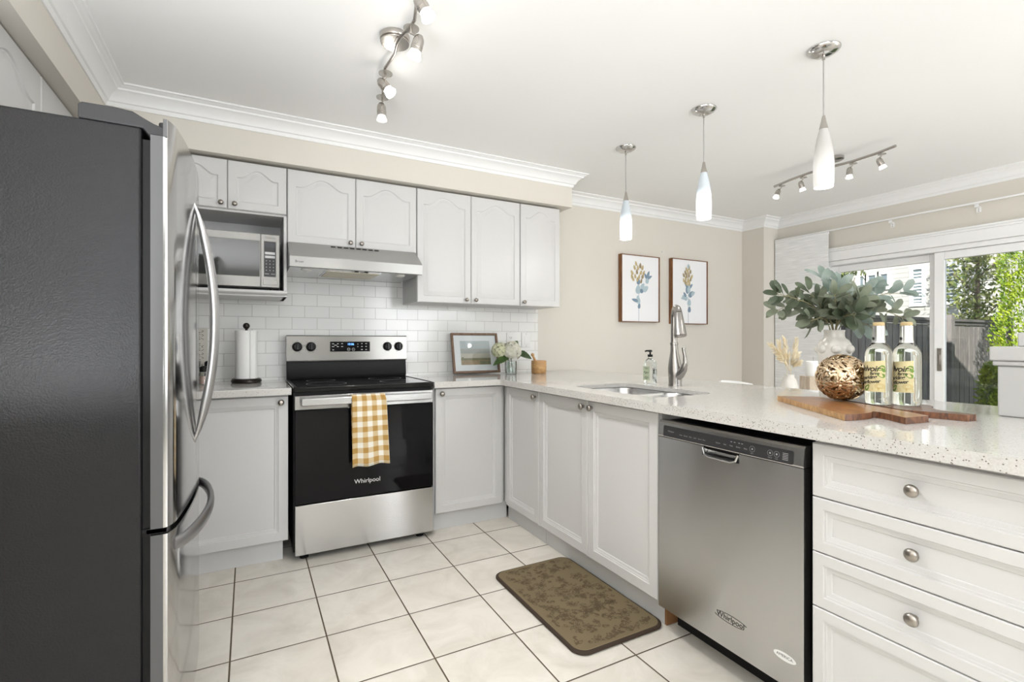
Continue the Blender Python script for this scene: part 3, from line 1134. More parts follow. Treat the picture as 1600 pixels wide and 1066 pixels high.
def hinge_cap(s):
    y = Y0 if s > 0 else Y1
    outline = [(-.37, 1.707), (-.37, 1.742), (-.362, 1.747), (-.30, 1.748), (-.262, 1.745), (-.238, 1.732), (-.218, 1.722), (-.200, 1.716), (-.190, 1.716), (-.190, 1.691), (-.228, 1.691), (-.240, 1.7065)]
    mb = MB().loops([[(x, y + s * .002, z) for x, z in outline], [(x, y + s * .13, z) for x, z in outline]])
    mb.cyl((-.199, y + s * .02, 1.70), (-.199, y + s * .02, 1.732), .010)
    o = build('hinge_cover', mb, 'grey_plastic', t, bevel=.003)
    build('hinge_bracket', MB().box(-.235, y + s * .004, .6565, -.186, y + s * .05, .671), 'grey_plastic', t, bevel=.002)


hinge_cap(1)
hinge_cap(-1)


def bow(p0, p1, out, depth, r, parent, name, mat, flat=1.7, pw=0.8, taper=0.35):
    p0, p1, out = Vector(p0), Vector(p1), Vector(out)
    pts, rs = [], []
    K = 26
    for k in range(K + 1):
        q = k / K
        pts.append(p0.lerp(p1, q) + out * depth * (sin(pi * q) ** pw))
        rs.append(r * (taper + (1 - taper) * min(1, sin(pi * q) * 2.2)))
    return build(name, MB().tube(pts, rs, 14, up=out, flat=flat), mat, parent)


bow((front_x(1.897) - .004, 1.897, 0.83), (front_x(1.897) - .004, 1.897, 1.605), (1, 0, 0), .058, .0125, d1, 'handle', 'handle')
bow((front_x(1.973) - .004, 1.973, 0.83), (front_x(1.973) - .004, 1.973, 1.605), (1, 0, 0), .058, .0125, d2, 'handle', 'handle')
bow((front_x(1.60) - .004, 1.60, 0.612), (front_x(2.27) - .004, 2.27, 0.612), (1, 0, 0.0), .064, .0105, d3, 'handle', 'dark_handle', 2.1, 0.6, 0.8)

# ------------------------------------------------------------------ microwave
t = thing('microwave', 'stainless microwave oven in the cabinet niche', 'microwave', (-0.11, 3.25, 1.444))
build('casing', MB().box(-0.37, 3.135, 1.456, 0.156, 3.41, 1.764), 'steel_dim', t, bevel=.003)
for fx_ in (-0.33, 0.12):
    for fy in (3.17, 3.38):
        build('foot', MB().cyl((fx_, fy, 1.4435), (fx_, fy, 1.456), .012, n=12), 'black', t)
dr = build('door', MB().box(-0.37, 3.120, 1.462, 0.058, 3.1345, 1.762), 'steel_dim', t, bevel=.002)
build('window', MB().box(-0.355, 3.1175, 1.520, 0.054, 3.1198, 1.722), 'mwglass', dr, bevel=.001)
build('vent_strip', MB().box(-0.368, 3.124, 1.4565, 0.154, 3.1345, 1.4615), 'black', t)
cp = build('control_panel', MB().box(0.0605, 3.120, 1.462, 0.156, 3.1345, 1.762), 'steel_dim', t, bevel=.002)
build('display', MB().box(0.082, 3.1172, 1.690, 0.131, 3.1182, 1.714), 'lcd', cp)
k_ = MB()
for r_ in range(2):
    k_.box(0.081, 3.1172, 1.648 - r_ * .021, 0.132, 3.1182, 1.662 - r_ * .021)
build('touch_strip', k_, 'white_ink', cp)
k_ = MB()
for r_ in range(4):
    for c_ in range(3):
        k_.cyl((0.088 + c_ * .018, 3.1182, 1.612 - r_ * .018), (0.088 + c_ * .018, 3.1174, 1.612 - r_ * .018), .0032, n=10)
k_.box(0.080, 3.1174, 1.536, 0.102, 3.1182, 1.540).box(0.112, 3.1174, 1.536, 0.132, 3.1182, 1.540)
kf = MB().box(0.076, 3.1183, 1.522, 0.137, 3.1198, 1.722)
kf.add(k_.v, k_.f, 1)
build('keypad_face', kf, ['ctrl', 'grey_ink'], cp, smooth=False)
build('lettering', put_text(MB(), 'Panasonic', .0135, lambda a, b: (0.108 + a, 3.1195, 1.743 + b)), 'dark_ink', cp, smooth=False)
build('door_release', MB().box(0.072, 3.1175, 1.476, 0.145, 3.1199, 1.508), 'steel_dim', cp, bevel=.002)

# ------------------------------------------------------------------ range hood
t = thing('range_hood', 'stainless under-cabinet range hood over the stove', 'range hood', (0.57, 3.2, 1.563))
HX0, HX1 = 0.196, 0.940
pr = [(3.437, 1.565), (3.437, 1.722), (3.075, 1.722), (2.938, 1.628), (2.934, 1.622), (2.934, 1.566), (2.938, 1.563), (2.95, 1.563), (2.95, 1.576), (3.42, 1.576), (3.42, 1.565)]
build('canopy', MB().loops([[(x, y, z) for y, z in pr] for x in (HX0, HX1)]), 'hood', t, sharp=20)
build('underside', MB().box(HX0 + .004, 2.952, 1.566, HX1 - .004, 3.418, 1.5755), 'steel_flat', t)
f_ = build('filter', MB().box(0.40, 3.02, 1.560, 0.70, 3.30, 1.5655), 'filter', t)
build('filter_rim', MB().box(0.39, 3.012, 1.5622, 0.71, 3.0195, 1.5655).box(0.39, 3.3005, 1.5622, 0.71, 3.31, 1.5655).box(0.39, 3.0195, 1.5622, 0.3995, 3.3005, 1.5655).box(0.7005, 3.0195, 1.5622, 0.71, 3.3005, 1.5655), 'steel_flat', f_)
for x in (0.29, 0.83):
    build('lamp_lens', MB().lathe([(.03, 0), (.028, -.006), (.018, -.010), (.0005, -.0115)], (x, 3.04, 1.5658), n=20), 'lens', t)
s_ = MB()
for k in range(8):
    xa = 0.425 + k * .036
    s_.loops([[(xa, y, z) for y, z in ((3.062, 1.7145), (3.050, 1.7065), (3.0495, 1.7072), (3.0615, 1.7152))], [(xa + .026, y, z) for y, z in ((3.062, 1.7145), (3.050, 1.7065), (3.0495, 1.7072), (3.0615, 1.7152))]])
build('vent_slots', s_, 'black', t)
build('switch', MB().box(0.545, 2.96, 1.558, 0.565, 2.975, 1.5655), 'black', t)
build('switch', MB().box(0.60, 2.96, 1.558, 0.62, 2.975, 1.5655), 'black', t)
build('lettering', put_text(MB(), 'Broan', .018, lambda a, b: (0.245 + a, 2.9336, 1.594 + b)), 'dark_ink', t, smooth=False)

# ------------------------------------------------------------------ stove
t = thing('stove', 'freestanding stainless electric range with black glass cooktop', 'stove', (0.585, 3.1, 0))
SX0, SX1 = 0.206, 0.9625
build('body', MB().box(SX0, 2.83, 0.045, SX1, 3.41, 0.888), 'black', t)
build('cooktop', MB().box(SX0 - .002, 2.795, 0.8885, SX1 + .002, 3.40, 0.9165), 'cooktop', t, bevel=.005)
for xa_ in (SX0 + .004, SX1 - .014):
    build('cooktop_trim', MB().box(xa_, 2.812, 0.9166, xa_ + .010, 3.34, 0.9185), 'grey_plastic', t)
for (ex, ey, er) in ((0.39, 2.97, .105), (0.78, 2.97, .085), (0.39, 3.22, .08), (0.78, 3.22, .10)):
    ring = MB()
    ring.loops([[(ex + rr * cos(2 * pi * j / 40), ey + rr * sin(2 * pi * j / 40), .9168) for j in range(40)] for rr in (er, er + .003)], False, False)
    build('burner_ring', ring, 'grey_ink', t)
dr = build('oven_door', MB().box(SX0 + .004, 2.800, 0.795, SX1, 2.829, 0.870), 'steel_dark', t, bevel=.003)
build('door_glass', MB().box(SX0 + .006, 2.797, 0.302, SX1 - .001, 2.829, 0.7945), 'blackgloss', dr, bevel=.003)
hb = MB().box(0.238, 2.748, 0.820, 0.940, 2.768, 0.860)
h_ = build('handle', hb, 'steel_flat', dr, bevel=.005)
h_['label'] = 'wide flat steel towel bar'
for xa_ in (0.262, 0.886):
    build('handle_post', MB().box(xa_, 2.7685, 0.828, xa_ + .03, 2.7995, 0.852), 'steel_flat', dr)
build('lettering', put_text(MB(), 'Whirlpool', .034, lambda a, b: (0.582 + a, 2.7965, 0.385 + b)), 'white_ink', dr, smooth=False)
build('storage_drawer', MB().box(SX0 + .007, 2.800, 0.033, SX1 + .0005, 2.829, 0.295), 'steel', t, bevel=.003)
for fx_ in (0.262, 0.90):
    build('foot', MB().cyl((fx_, 2.86, 0.0005), (fx_, 2.86, 0.012), .022, n=16).cyl((fx_, 2.86, 0.012), (fx_, 2.86, 0.045), .010, n=12), 'black', t)
bg_ = MB()
bg_.loops([[(x, y, z) for y, z in ((3.40, .9168), (3.36, .9168), (3.352, .94), (3.362, 1.030), (3.40, 1.030))] for x in (SX0 + .002, SX1 - .004)])
build('backguard', bg_, 'black', t, bevel=.002)
pn = MB()
pz = [(3.412, 1.0305), (3.340, 1.0305), (3.338, 1.036), (3.344, 1.188), (3.350, 1.194), (3.412, 1.194)]
pn.loops([[(x, y, z) for y, z in pz] for x in (SX0, SX1 - .004)])


def pf(x, z, d=0.0):
    """point on the leaning control panel face, d proud of it"""
    y = 3.338 + (z - 1.036) * (0.006 / 0.152)
    return Vector((x, y - d, z))


KN = (0.266, 0.346, 0.826, 0.902)
for kx in KN:
    for a in range(-2, 7):
        an = radians(40 * a + 10)
        pa = pf(kx + .037 * cos(an), 1.122 + .037 * sin(an), .0006)
        pn.add([pa + Vector(q) for q in ((-.0025, 0, -.0012), (.0025, 0, -.0012), (.0025, 0, .0012), (-.0025, 0, .0012))], [(0, 1, 2, 3)], 1)
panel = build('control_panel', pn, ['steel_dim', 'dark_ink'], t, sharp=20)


def kn(x, z):
    nrm = Vector((0, -1, .039)).normalized()
    c = pf(x, z)
    k_ = build('knob', MB().lathe([(.030, .0005), (.030, .003), (.024, .004), (.022, .026), (.020, .029), (.0005, .029)], c, nrm, 28), 'black', panel)
    build('pointer', MB().add([c + nrm * .030 + Vector((a, 0, b)) for a, b in ((-.004, -.018), (.004, -.018), (.004, .018), (-.004, .018))] + [c + nrm * .040 + Vector((a, 0, b)) for a, b in ((-.003, -.018), (.003, -.018), (.003, .018), (-.003, .018))], [(0, 1, 2, 3), (4, 5, 6, 7), (0, 1, 5, 4), (1, 2, 6, 5), (2, 3, 7, 6), (3, 0, 4, 7)]), 'ctrl', k_)


for kx in KN:
    kn(kx, 1.122)
dp = MB()
dp.add([pf(x, z, d_) for d_ in (.0002, .003) for x, z in ((0.460, 1.090), (0.710, 1.090), (0.710, 1.154), (0.460, 1.154))],
       [(0, 3, 2, 1), (4, 5, 6, 7), (0, 1, 5, 4), (1, 2, 6, 5), (2, 3, 7, 6), (3, 0, 4, 7)])
mk = MB()
for x, z, w_ in ((.478, 1.140, .012), (.507, 1.140, .010), (.533, 1.141, .010), (.478, 1.122, .014), (.507, 1.122, .012), (.533, 1.122, .012), (.478, 1.101, .010), (.632, 1.138, .005), (.632, 1.121, .005),
                 (.658, 1.141, .010), (.685, 1.141, .012), (.658, 1.122, .010), (.685, 1.122, .010), (.658, 1.102, .012), (.685, 1.102, .010), (.493, 1.131, .016)):
    mk.add([pf(x + a, z + b, .0034) for a, b in ((-w_ / 2, -.0014), (w_ / 2, -.0014), (w_ / 2, .0014), (-w_ / 2, .0014))], [(0, 1, 2, 3)])
for x in (.574, .604):
    mk.loops([[pf(x + r_ * cos(2 * pi * j / 20), 1.104 + r_ * sin(2 * pi * j / 20), .0034) for j in range(20)] for r_ in (.0085, .0095)], False, False)
put_text(mk, 'START', .005, lambda a, b: pf(.574 + a, 1.104 + b, .0034))
put_text(mk, 'OFF', .005, lambda a, b: pf(.604 + a, 1.104 + b, .0034))
dp.add(mk.v, mk.f, 1)
dsp = build('display', dp, ['blackgloss', 'white_ink'], panel, smooth=False)
build('clock_digits', put_text(MB(), '10:06', .019, lambda a, b: pf(0.587 + a, 1.137 + b, .0035), spacing=1.0), 'blue_led', dsp, smooth=False)


# dish towel folded over the oven handle
mb = MB()
mb.uv = []
TW, nx = 0.188, 24
prof_ = [(2.790, 0.500), (2.7885, 0.56), (2.787, 0.62), (2.785, 0.70), (2.781, 0.78), (2.775, 0.84), (2.7725, 0.858), (2.766, 0.8655), (2.758, 0.868), (2.750, 0.8655), (2.7435, 0.858)]
n_front = 16
for k in range(1, n_front + 1):
    z = 0.858 - (0.858 - 0.482) * k / n_front
    prof_.append((2.7425 - .004 * (k / n_front), z))
ss = [0]
for a, b in zip(prof_, prof_[1:]):
    ss.append(ss[-1] + sqrt((a[0] - b[0]) ** 2 + (a[1] - b[1]) ** 2))
rows = len(prof_)
vs, fs = [], []
for i, (y, z) in enumerate(prof_):
    front = i > 10
    q = (0.858 - z) / 0.376
    for j in range(nx + 1):
        u = j / nx
        x0 = 0.489 + (.002 if front else .012) * q
        wdt = TW - .004 + (.014 * q if front else -.006)
        yy = y + ((.004 * sin(u * 9 + 1) * q + .003 * sin(u * 17) * q) if front else -.0015 * sin(u * 8) * max(0, q) * (.3 if i < 5 else 0))
        zz = z + (.008 * (u - .5) * q if front else 0) + (.004 * sin(u * 11) * (q ** 3) if front else 0)
        vs.append((x0 + u * wdt, yy - (.004 * q if front else 0), zz))
        mb.uv.append((u * 0.198, ss[i] * 1.0))
for i in range(rows - 1):
    for j in range(nx):
        a = i * (nx + 1) + j
        fs.append((a, a + 1, a + nx + 2, a + nx + 1))
mb.add(vs, fs)
o = solo('dish_towel', mb, 'gingham', 'mustard and white gingham towel hung over the oven handle', 'towel')
sm_ = o.modifiers.new('cloth', 'SOLIDIFY')
sm_.thickness = .0018
sm_.offset = 0

# ------------------------------------------------------------------ dishwasher
t = thing('dishwasher', 'stainless built-in dishwasher in the peninsula', 'dishwasher', (1.75, 1.165, 0))
DY0, DY1 = 0.878, 1.461
DX = 1.440
build('tub', MB().box(1.475, DY0 + .004, 0.10, 2.08, DY1 - .004, 0.842), 'black', t)
build('toe_panel', MB().box(1.545, DY0, 0.0005, 1.56, DY1, 0.10), 'black', t)
dm = MB()
hz0, hy0, hy1 = 0.749, 1.095, 1.248
dm.box(DX, DY0, 0.108, 1.474, DY1, hz0)
dm.box(DX, DY0, hz0, 1.474, hy0, 0.7805).box(DX, hy1, hz0, 1.474, DY1, 0.7805)
door = build('door', dm, 'steel', t, smooth=False)
sc = MB()
lp = []
for k in range(9):
    a = k / 8 * pi / 2
    lp.append([(DX + .0005 + .030 * sin(a), y, hz0 + .001 + .030 * (1 - cos(a)) * .5) for y in (hy0 + .001, hy1 - .001)])
for i in range(8):
    pass
vs = [p for l_ in lp for p in l_]
sc.add(vs, [(2 * i, 2 * i + 1, 2 * i + 3, 2 * i + 2) for i in range(8)])
sc.box(1.4722, hy0 + .001, hz0 + .012, 1.4738, hy1 - .001, 0.780, 1)
lipm = MB()
build('pocket_handle', sc, ['steel_flat', 'black'], door, sharp=60)
lipm.tube([(DX - .002, hy1 - .004, hz0 + .028), (DX - .0035, hy1 - .012, hz0 + .006), (DX - .004, hy1 - .03, hz0 - .001), (DX - .004, hy0 + .03, hz0 - .001), (DX - .0035, hy0 + .012, hz0 + .006), (DX - .002, hy0 + .004, hz0 + .028)], .0042, 10)
build('pocket_rim', lipm, 'steel_flat', door)
cs = MB()
cpz = [(1.474, .783), (DX, .783), (DX - .002, .788), (DX + .003, .838), (DX + .010, .846), (1.474, .846)]
cs.loops([[(x, y, z) for x, z in cpz] for y in (DY1, DY0)])
strip = build('control_strip', cs, 'steel_flat', t, sharp=20)


def cf(y, z, d=0.0):
    return Vector((DX - .002 + (z - .788) * .1 - d, y, z))


face = MB()
pl = [(1.434 - a, .7865 + b) for a, b in rect_loop(1.434 - 0.909, .041, .005, 3)]
face.loops([[cf(y, z, d_) for y, z in pl] for d_ in (.0002, .0012)])
mk = MB()


def dtext(s, y, z, size):
    put_text(mk, s, size, lambda a, b: cf(y - a, z + b, .0016))


dtext('Whirlpool', 1.395, .808, .0075)
for y, s_ in ((1.345, 'Heavy'), (1.322, 'Normal'), (1.300, '1Hour'), (1.278, 'Quick'), (1.256, 'Sensor'), (1.238, 'Rinse')):
    dtext(s_, y, .803, .0055)
for y, s_ in ((1.178, 'Options'), (1.150, 'Heat'), (1.125, 'Temp'), (1.098, 'Sanitize'), (1.070, 'Delay')):
    dtext(s_, y, .804, .0055)
for y in (1.125, 1.112, 1.095, 1.084):
    mk.add([cf(y + a, .8175 + b, .0016) for a, b in ((-.003, -.001), (.003, -.001), (.003, .001), (-.003, .001))], [(0, 1, 2, 3)])
for y, r_ in ((1.046, .009), (.984, .0085), (.962, .0085)):
    mk.loops([[cf(y + q_ * cos(2 * pi * j / 20), .808 + q_ * sin(2 * pi * j / 20), .0016) for j in range(20)] for q_ in (r_, r_ + .0007)], False, False)
    mk.loops([[cf(y + .003 * cos(2 * pi * j / 8), .808 + .003 * sin(2 * pi * j / 8), .0016) for j in range(8)] for q_ in (0,)], False, True)
dtext('Start', 1.046, .794, .005)
dtext('Cancel', .984, .794, .0048)
dtext('Lock', .962, .794, .0048)
for k in range(5):
    mk.add([cf(.934 + a, .816 - k * .0048 + b, .0016) for a, b in ((-.009, -.0008), (.009, -.0008), (.009, .0008), (-.009, .0008))], [(0, 1, 2, 3)])
face.add(mk.v, mk.f, 1)
build('control_face', face, ['ctrl', 'grey_ink'], strip, smooth=False)
lg = MB()
put_text(lg, 'Whirlpool', .026, lambda a, b: (DX - .0006, 1.130 - a, 0.213 + b), rot=0)
for q in (-1, 1):
    pts = [(DX - .0008, 1.130 - (.066 * cos(a_)), .213 + .014 * sin(a_)) for a_ in [radians(v) for v in range(20 if q > 0 else 200, 150 if q > 0 else 330, 10)]]
    lg.tube(pts, .0007, 6)
build('lettering', lg, 'dark_ink', door, smooth=False)
st = MB()
st.loops([[(DX - d_, .937 + .036 * cos(2 * pi * j / 32), .196 + .0125 * sin(2 * pi * j / 32)) for j in range(32)] for d_ in (.0003, .0009)])
sk = build('sticker', st, 'white', door, smooth=False)
build('lettering', put_text(MB(), 'AMERICA', .0125, lambda a, b: (DX - .0014, .937 - a, .197 + b)), 'dark_ink', sk, smooth=False)

# ------------------------------------------------------------------ outlets on the backsplash
def outlet(x0, x1, z0, z1, label, kind):
    t = thing('wall_outlet', label, 'outlet', ((x0 + x1) / 2, 3.438, (z0 + z1) / 2))
    build('cover_plate', MB().box(x0, 3.431, z0, x1, 3.4378, z1), 'white', t, bevel=.002)
    xm, zm = (x0 + x1) / 2, (z0 + z1) / 2
    if kind:
        for s in (-1, 1):
            r_ = build('receptacle', MB().box(xm - .017, 3.4295, zm + s * .02 - .015, xm + .017, 3.4309, zm + s * .02 + .015), 'white', t, bevel=.003)
            build('slots', MB().box(xm - .008, 3.4288, zm + s * .02 - .004, xm - .0055, 3.4295, zm + s * .02 + .006).box(xm + .0055, 3.4288, zm + s * .02 - .004, xm + .008, 3.4295, zm + s * .02 + .006).cyl((xm, 3.4288, zm + s * .02 - .009), (xm, 3.4295, zm + s * .02 - .009), .0025, n=8), 'dark_ink', r_)
    else:
        build('rocker', MB().box(xm - .017, 3.4285, zm - .033, xm + .017, 3.4309, zm + .033), 'white', t, bevel=.002)
        [build('screw', MB().cyl((xm, 3.4300, zm + q_), (xm, 3.4309, zm + q_), .003, n=8), 'nickel', t) for q_ in (-.048, .048)]


outlet(1.782, 1.852, 1.107, 1.222, 'white double power outlet behind the white flowers', True)
outlet(1.916, 1.996, 1.107, 1.225, 'white switch plate above the mortar on the tiled backsplash', False)

# ------------------------------------------------------------------ paper towels
px_, py_ = -0.012, 3.28
t = thing('paper_towel_holder', 'dark bronze paper towel holder on the short countertop', 'paper towel holder', (px_, py_, .9145))
build('base', MB().lathe([(.074, .9145), (.080, .920), (.080, .930), (.074, .938), (.066, .940), (.0005, .940)], (px_, py_, 0), n=36), 'bronze', t)
build('rod', MB().cyl((px_, py_, .9402), (px_, py_, 1.228), .007), 'bronze', t)
build('finial', MB().sphere((px_, py_, 1.246), .0185), 'bronze', t)
rl = MB()
rl.lathe([(.019, .9405), (.0575, .9405), (.0575, 1.2185), (.019, 1.2185), (.019, .9405)], (px_, py_, 0), n=40, caps=False)
rl.box(px_ + .02, py_ - .0595, .9405, px_ + .045, py_ - .045, 1.218)
solo('paper_towel_roll', rl, 'paper', 'white roll of paper towels on the dark holder', 'paper towels')

# ------------------------------------------------------------------ things half hidden by the fridge handle
bd = MB().box(-0.290, 3.417, 0.916, -0.215, 3.433, 1.235, 0)
rnd = random.Random(3)
M['sign_paint'] = P('cream_sign_paint', (0.58, 0.56, 0.50), 0.6)
zz = 1.22
while zz > 0.98:
    a0 = rnd.uniform(.004, .010)
    bd.tube([(-.262 + .012 * sin(k * 1.1 + zz * 90), 3.4166, zz - k * .003) for k in range(7)], .0013, 5, 1)
    if rnd.random() < .8:
        bd.tube([(-.240 + .006 * cos(k * 1.3 + zz * 50), 3.4166, zz - k * .003) for k in range(5)], .0012, 5, 1)
    zz -= .022
solo('wooden_sign', bd, ['sign_paint', 'dark_ink'], 'narrow cream board with dark script leaning at the backsplash', 'sign')


def jar(x, y, mat, label, h=.10):
    t = thing('spice_grinder', label, 'spice grinder', (x, y, .9145), 0, 'spice grinders beside the paper towels')
    g = build('jar', MB().lathe([(.019, .9145), (.022, .918), (.022, .9145 + h * .7), (.017, .9145 + h * .8), (.017, .9145 + h * .85)], (x, y, 0), n=20), 'clearglass', t)
    build('contents', MB().lathe([(.018, .918), (.0195, .920), (.0195, .9145 + h * .55), (.0005, .9145 + h * .55)], (x, y, 0), n=16), mat, g)
    build('cap', MB().lathe([(.018, .9145 + h * .8505), (.020, .9145 + h * .88), (.020, .9145 + h * 1.15), (.012, .9145 + h * 1.22), (.0005, .9145 + h * 1.23)], (x, y, 0), n=20), 'chrome' if mat == 'black' else 'black', t)


M['pepper'] = P('dark_peppercorns', (0.03, 0.015, 0.02), 0.8, noise=0.6, nscale=300)
M['salt'] = P('pink_salt', (0.60, 0.42, 0.36), 0.8, noise=0.3, nscale=300)
jar(-0.262, 3.30, 'black', 'tall chrome-capped pepper grinder beside the fridge handle', .115)
jar(-0.205, 3.33, 'pepper', 'dark spice grinder with black cap beside the paper towels', .105)
jar(-0.222, 3.235, 'salt', 'small salt grinder in front of the dark grinders', .085)

# ------------------------------------------------------------------ framed picture leaning on the backsplash
t = thing('framed_picture', 'brown framed landscape print leaning against the tiled backsplash', 'picture', (1.485, 3.36, .9145))


def lean(x, s, d=0.0):
    """x along, s up the leaning face, d outward"""
    ca, sa = cos(radians(12)), sin(radians(12))
    return Vector((x, 3.343 + s * sa - d * ca, .916 + s * ca + d * sa + .0045))


FW, FH, fb = 0.375, 0.30, .016
fx0 = 1.300
fr = MB()


def bar(mb, x0, x1, s0, s1, d0, d1, mi=0):
    pts = [lean(x, s, d_) for d_ in (d0, d1) for x, s in ((x0, s0), (x1, s0), (x1, s1), (x0, s1))]
    mb.add(pts, [(0, 3, 2, 1), (4, 5, 6, 7), (0, 1, 5, 4), (1, 2, 6, 5), (2, 3, 7, 6), (3, 0, 4, 7)], mi)


bar(fr, fx0, fx0 + FW, 0, fb, 0, .02)
bar(fr, fx0, fx0 + FW, FH - fb, FH, 0, .02)
bar(fr, fx0, fx0 + fb, fb, FH - fb, 0, .02)
bar(fr, fx0 + FW - fb, fx0 + FW, fb, FH - fb, 0, .02)
build('frame', fr, 'frame_wood', t, bevel=.002)
mt = MB()
bar(mt, fx0 + fb, fx0 + FW - fb, fb, FH - fb, .001, .006)
build('mat_board', mt, 'matboard', t)
M['sky_p'] = P('pale_painted_sky', (0.50, 0.55, 0.58), 0.8, noise=0.12, nscale=12)
M['cloud_p'] = P('painted_grey_cloud', (0.42, 0.43, 0.42), 0.8, noise=0.15, nscale=20)
M['mist_p'] = P('painted_mist', (0.52, 0.49, 0.43), 0.8, noise=0.15, nscale=16)
M['field_p'] = P('painted_field', (0.34, 0.25, 0.16), 0.8, noise=0.35, nscale=40)
M['field_g'] = P('painted_grass', (0.22, 0.21, 0.13), 0.8, noise=0.4, nscale=60)
im = MB()
ix0, ix1, is0, is1 = fx0 + .068, fx0 + FW - .068, .062, FH - .058
for a, b, mi in ((is0, is0 + .034, 3), (is0 + .034, is0 + .05, 4), (is0 + .05, is0 + .085, 2), (is0 + .085, is0 + .12, 1), (is0 + .12, is1, 0)):
    bar(im, ix0, ix1, a, b, .0065, .0068, mi)
bar(im, ix0 + .005, ix0 + .022, is0 + .048, is0 + .058, .0068, .007, 4)
bar(im, ix1 - .09, ix1 - .002, is0 + .002, is0 + .028, .0068, .007, 4)
build('print', im, ['sky_p', 'cloud_p', 'mist_p', 'field_p', 'field_g'], t, smooth=False)
gl = MB()
bar(gl, fx0 + fb + .001, fx0 + FW - fb - .001, fb + .001, FH - fb - .001, .009, .0105)
build('glass', gl, 'glass', t, smooth=False)

# ------------------------------------------------------------------ vase of hydrangeas
vx, vy = 1.690, 3.19
t = thing('glass_vase', 'small clear glass vase of water holding white hydrangeas', 'vase', (vx, vy, .9145))
build('vessel', MB().lathe([(.0005, .9145), (.040, .9145), (.043, .918), (.045, .96), (.044, 1.012), (.042, 1.012), (.0415, .96), (.039, .924), (.0005, .923)], (vx, vy, 0), n=32), 'clearglass', t, sharp=60)
build('water', MB().lathe([(.0005, .9245), (.038, .9245), (.0405, .95), (.0405, .965), (.0005, .9655)], (vx, vy, 0), n=28), 'clearglass', t)


def hydrangea(name, c, R, foot, label, petals, n=55, leaves=()):
    rnd = random.Random(hash(name + label) % 1000 if False else len(label))
    t = thing(name, label, 'flower', foot, 0, 'white hydrangeas in the glass vase')
    mb = MB()
    c = Vector(c)
    for k in range(n):
        z = 1 - 2 * (k + .5) / n
        a = k * 2.39996
        nr = Vector((sqrt(1 - z * z) * cos(a), sqrt(1 - z * z) * sin(a), z))
        if nr.z < -.75:
            continue
        p = c + nr * R * rnd.uniform(.86, 1.04)
        u = nr.orthogonal().normalized()
        w_ = nr.cross(u)
        a0 = rnd.uniform(0, 6)
        for q in range(4):
            dd = u * cos(a0 + q * pi / 2) + w_ * sin(a0 + q * pi / 2) + nr * .25
            mb.leaf(p, dd, nr, R * .36, R * .36, 0, curl=.12, seg=3)
    build('flower_head', mb, petals, t, sharp=80)
    f0 = Vector(foot)
    mid = Vector((vx + (c.x - vx) * .25, vy + (c.y - vy) * .25, 1.03))
    st_ = MB().tube([f0, f0.lerp(mid, .5), mid, c - Vector((0, 0, R * .6))], .003, 8)
    build('stalk', st_, 'stem', t)
    for (b, d_, L, W) in leaves:
        build('leaf', MB().leaf(b, d_, (0.1, -.6, .8), L, W, 0, curl=.2, seg=6), 'hyleaf', t, sharp=80)


hydrangea('hydrangea', (1.685, 3.165, 1.085), .066, (1.702, 3.185, .930), 'big white hydrangea at the middle of the small glass vase', 'petal', 70,
          [((1.725, 3.15, 1.062), (.85, -.2, -.12), .115, .095), ((1.70, 3.19, 1.10), (.55, .1, .7), .085, .05)])
hydrangea('hydrangea', (1.592, 3.185, 1.090), .052, (1.672, 3.195, .930), 'greenish white hydrangea leaning left over the framed picture', 'petal_g', 48,
          [((1.655, 3.15, 1.045), (-.95, -.15, -.28), .14, .06)])
hydrangea('hydrangea', (1.635, 3.215, 1.112), .036, (1.690, 3.205, .930), 'small white hydrangea at the back of the glass vase', 'petal', 40,
          [((1.635, 3.18, 1.07), (-.5, -.2, .5), .08, .05)])

# ------------------------------------------------------------------ mortar and pestle
mx_, my_ = 1.935, 3.20
t = thing('mortar', 'light wooden mortar on the countertop below the switch plate', 'mortar', (mx_, my_, .9145))
build('bowl', MB().lathe([(.0005, .9145), (.052, .9145), (.056, .918), (.0575, .96), (.0575, 1.006), (.055, 1.010), (.048, 1.010), (.045, .97), (.035, .94), (.0005, .934)], (mx_, my_, 0), n=36), 'bamboo', t, sharp=50)
pb, pt = Vector((mx_ - .004, my_ - .004, .946)), Vector((mx_ - .058, my_ + .004, 1.066))
t = thing('pestle', 'small wooden pestle leaning out of the mortar', 'pestle', pb)
build('shaft', MB().tube([pb, pb.lerp(pt, .1), pb.lerp(pt, .3), pb.lerp(pt, .8)], [.006, .0135, .0115, .008], 14), 'bamboo', t)
build('knob', MB().tube([pb.lerp(pt, .8), pb.lerp(pt, .86), pb.lerp(pt, .93), pb.lerp(pt, 1.0)], [.008, .0125, .0125, .006], 14), 'bamboo', t)

# ------------------------------------------------------------------ soap dispenser
sx_, sy_ = 2.05, 2.147
t = thing('soap_dispenser', 'clear hand soap bottle with black pump beside the sink', 'soap bottle', (sx_, sy_, .9145))


def rr_z(hw, hd, r, z):
    return [(sx_ - hd + a, sy_ - hw + b, z) for a, b in rect_loop(2 * hd, 2 * hw, r, 4)]


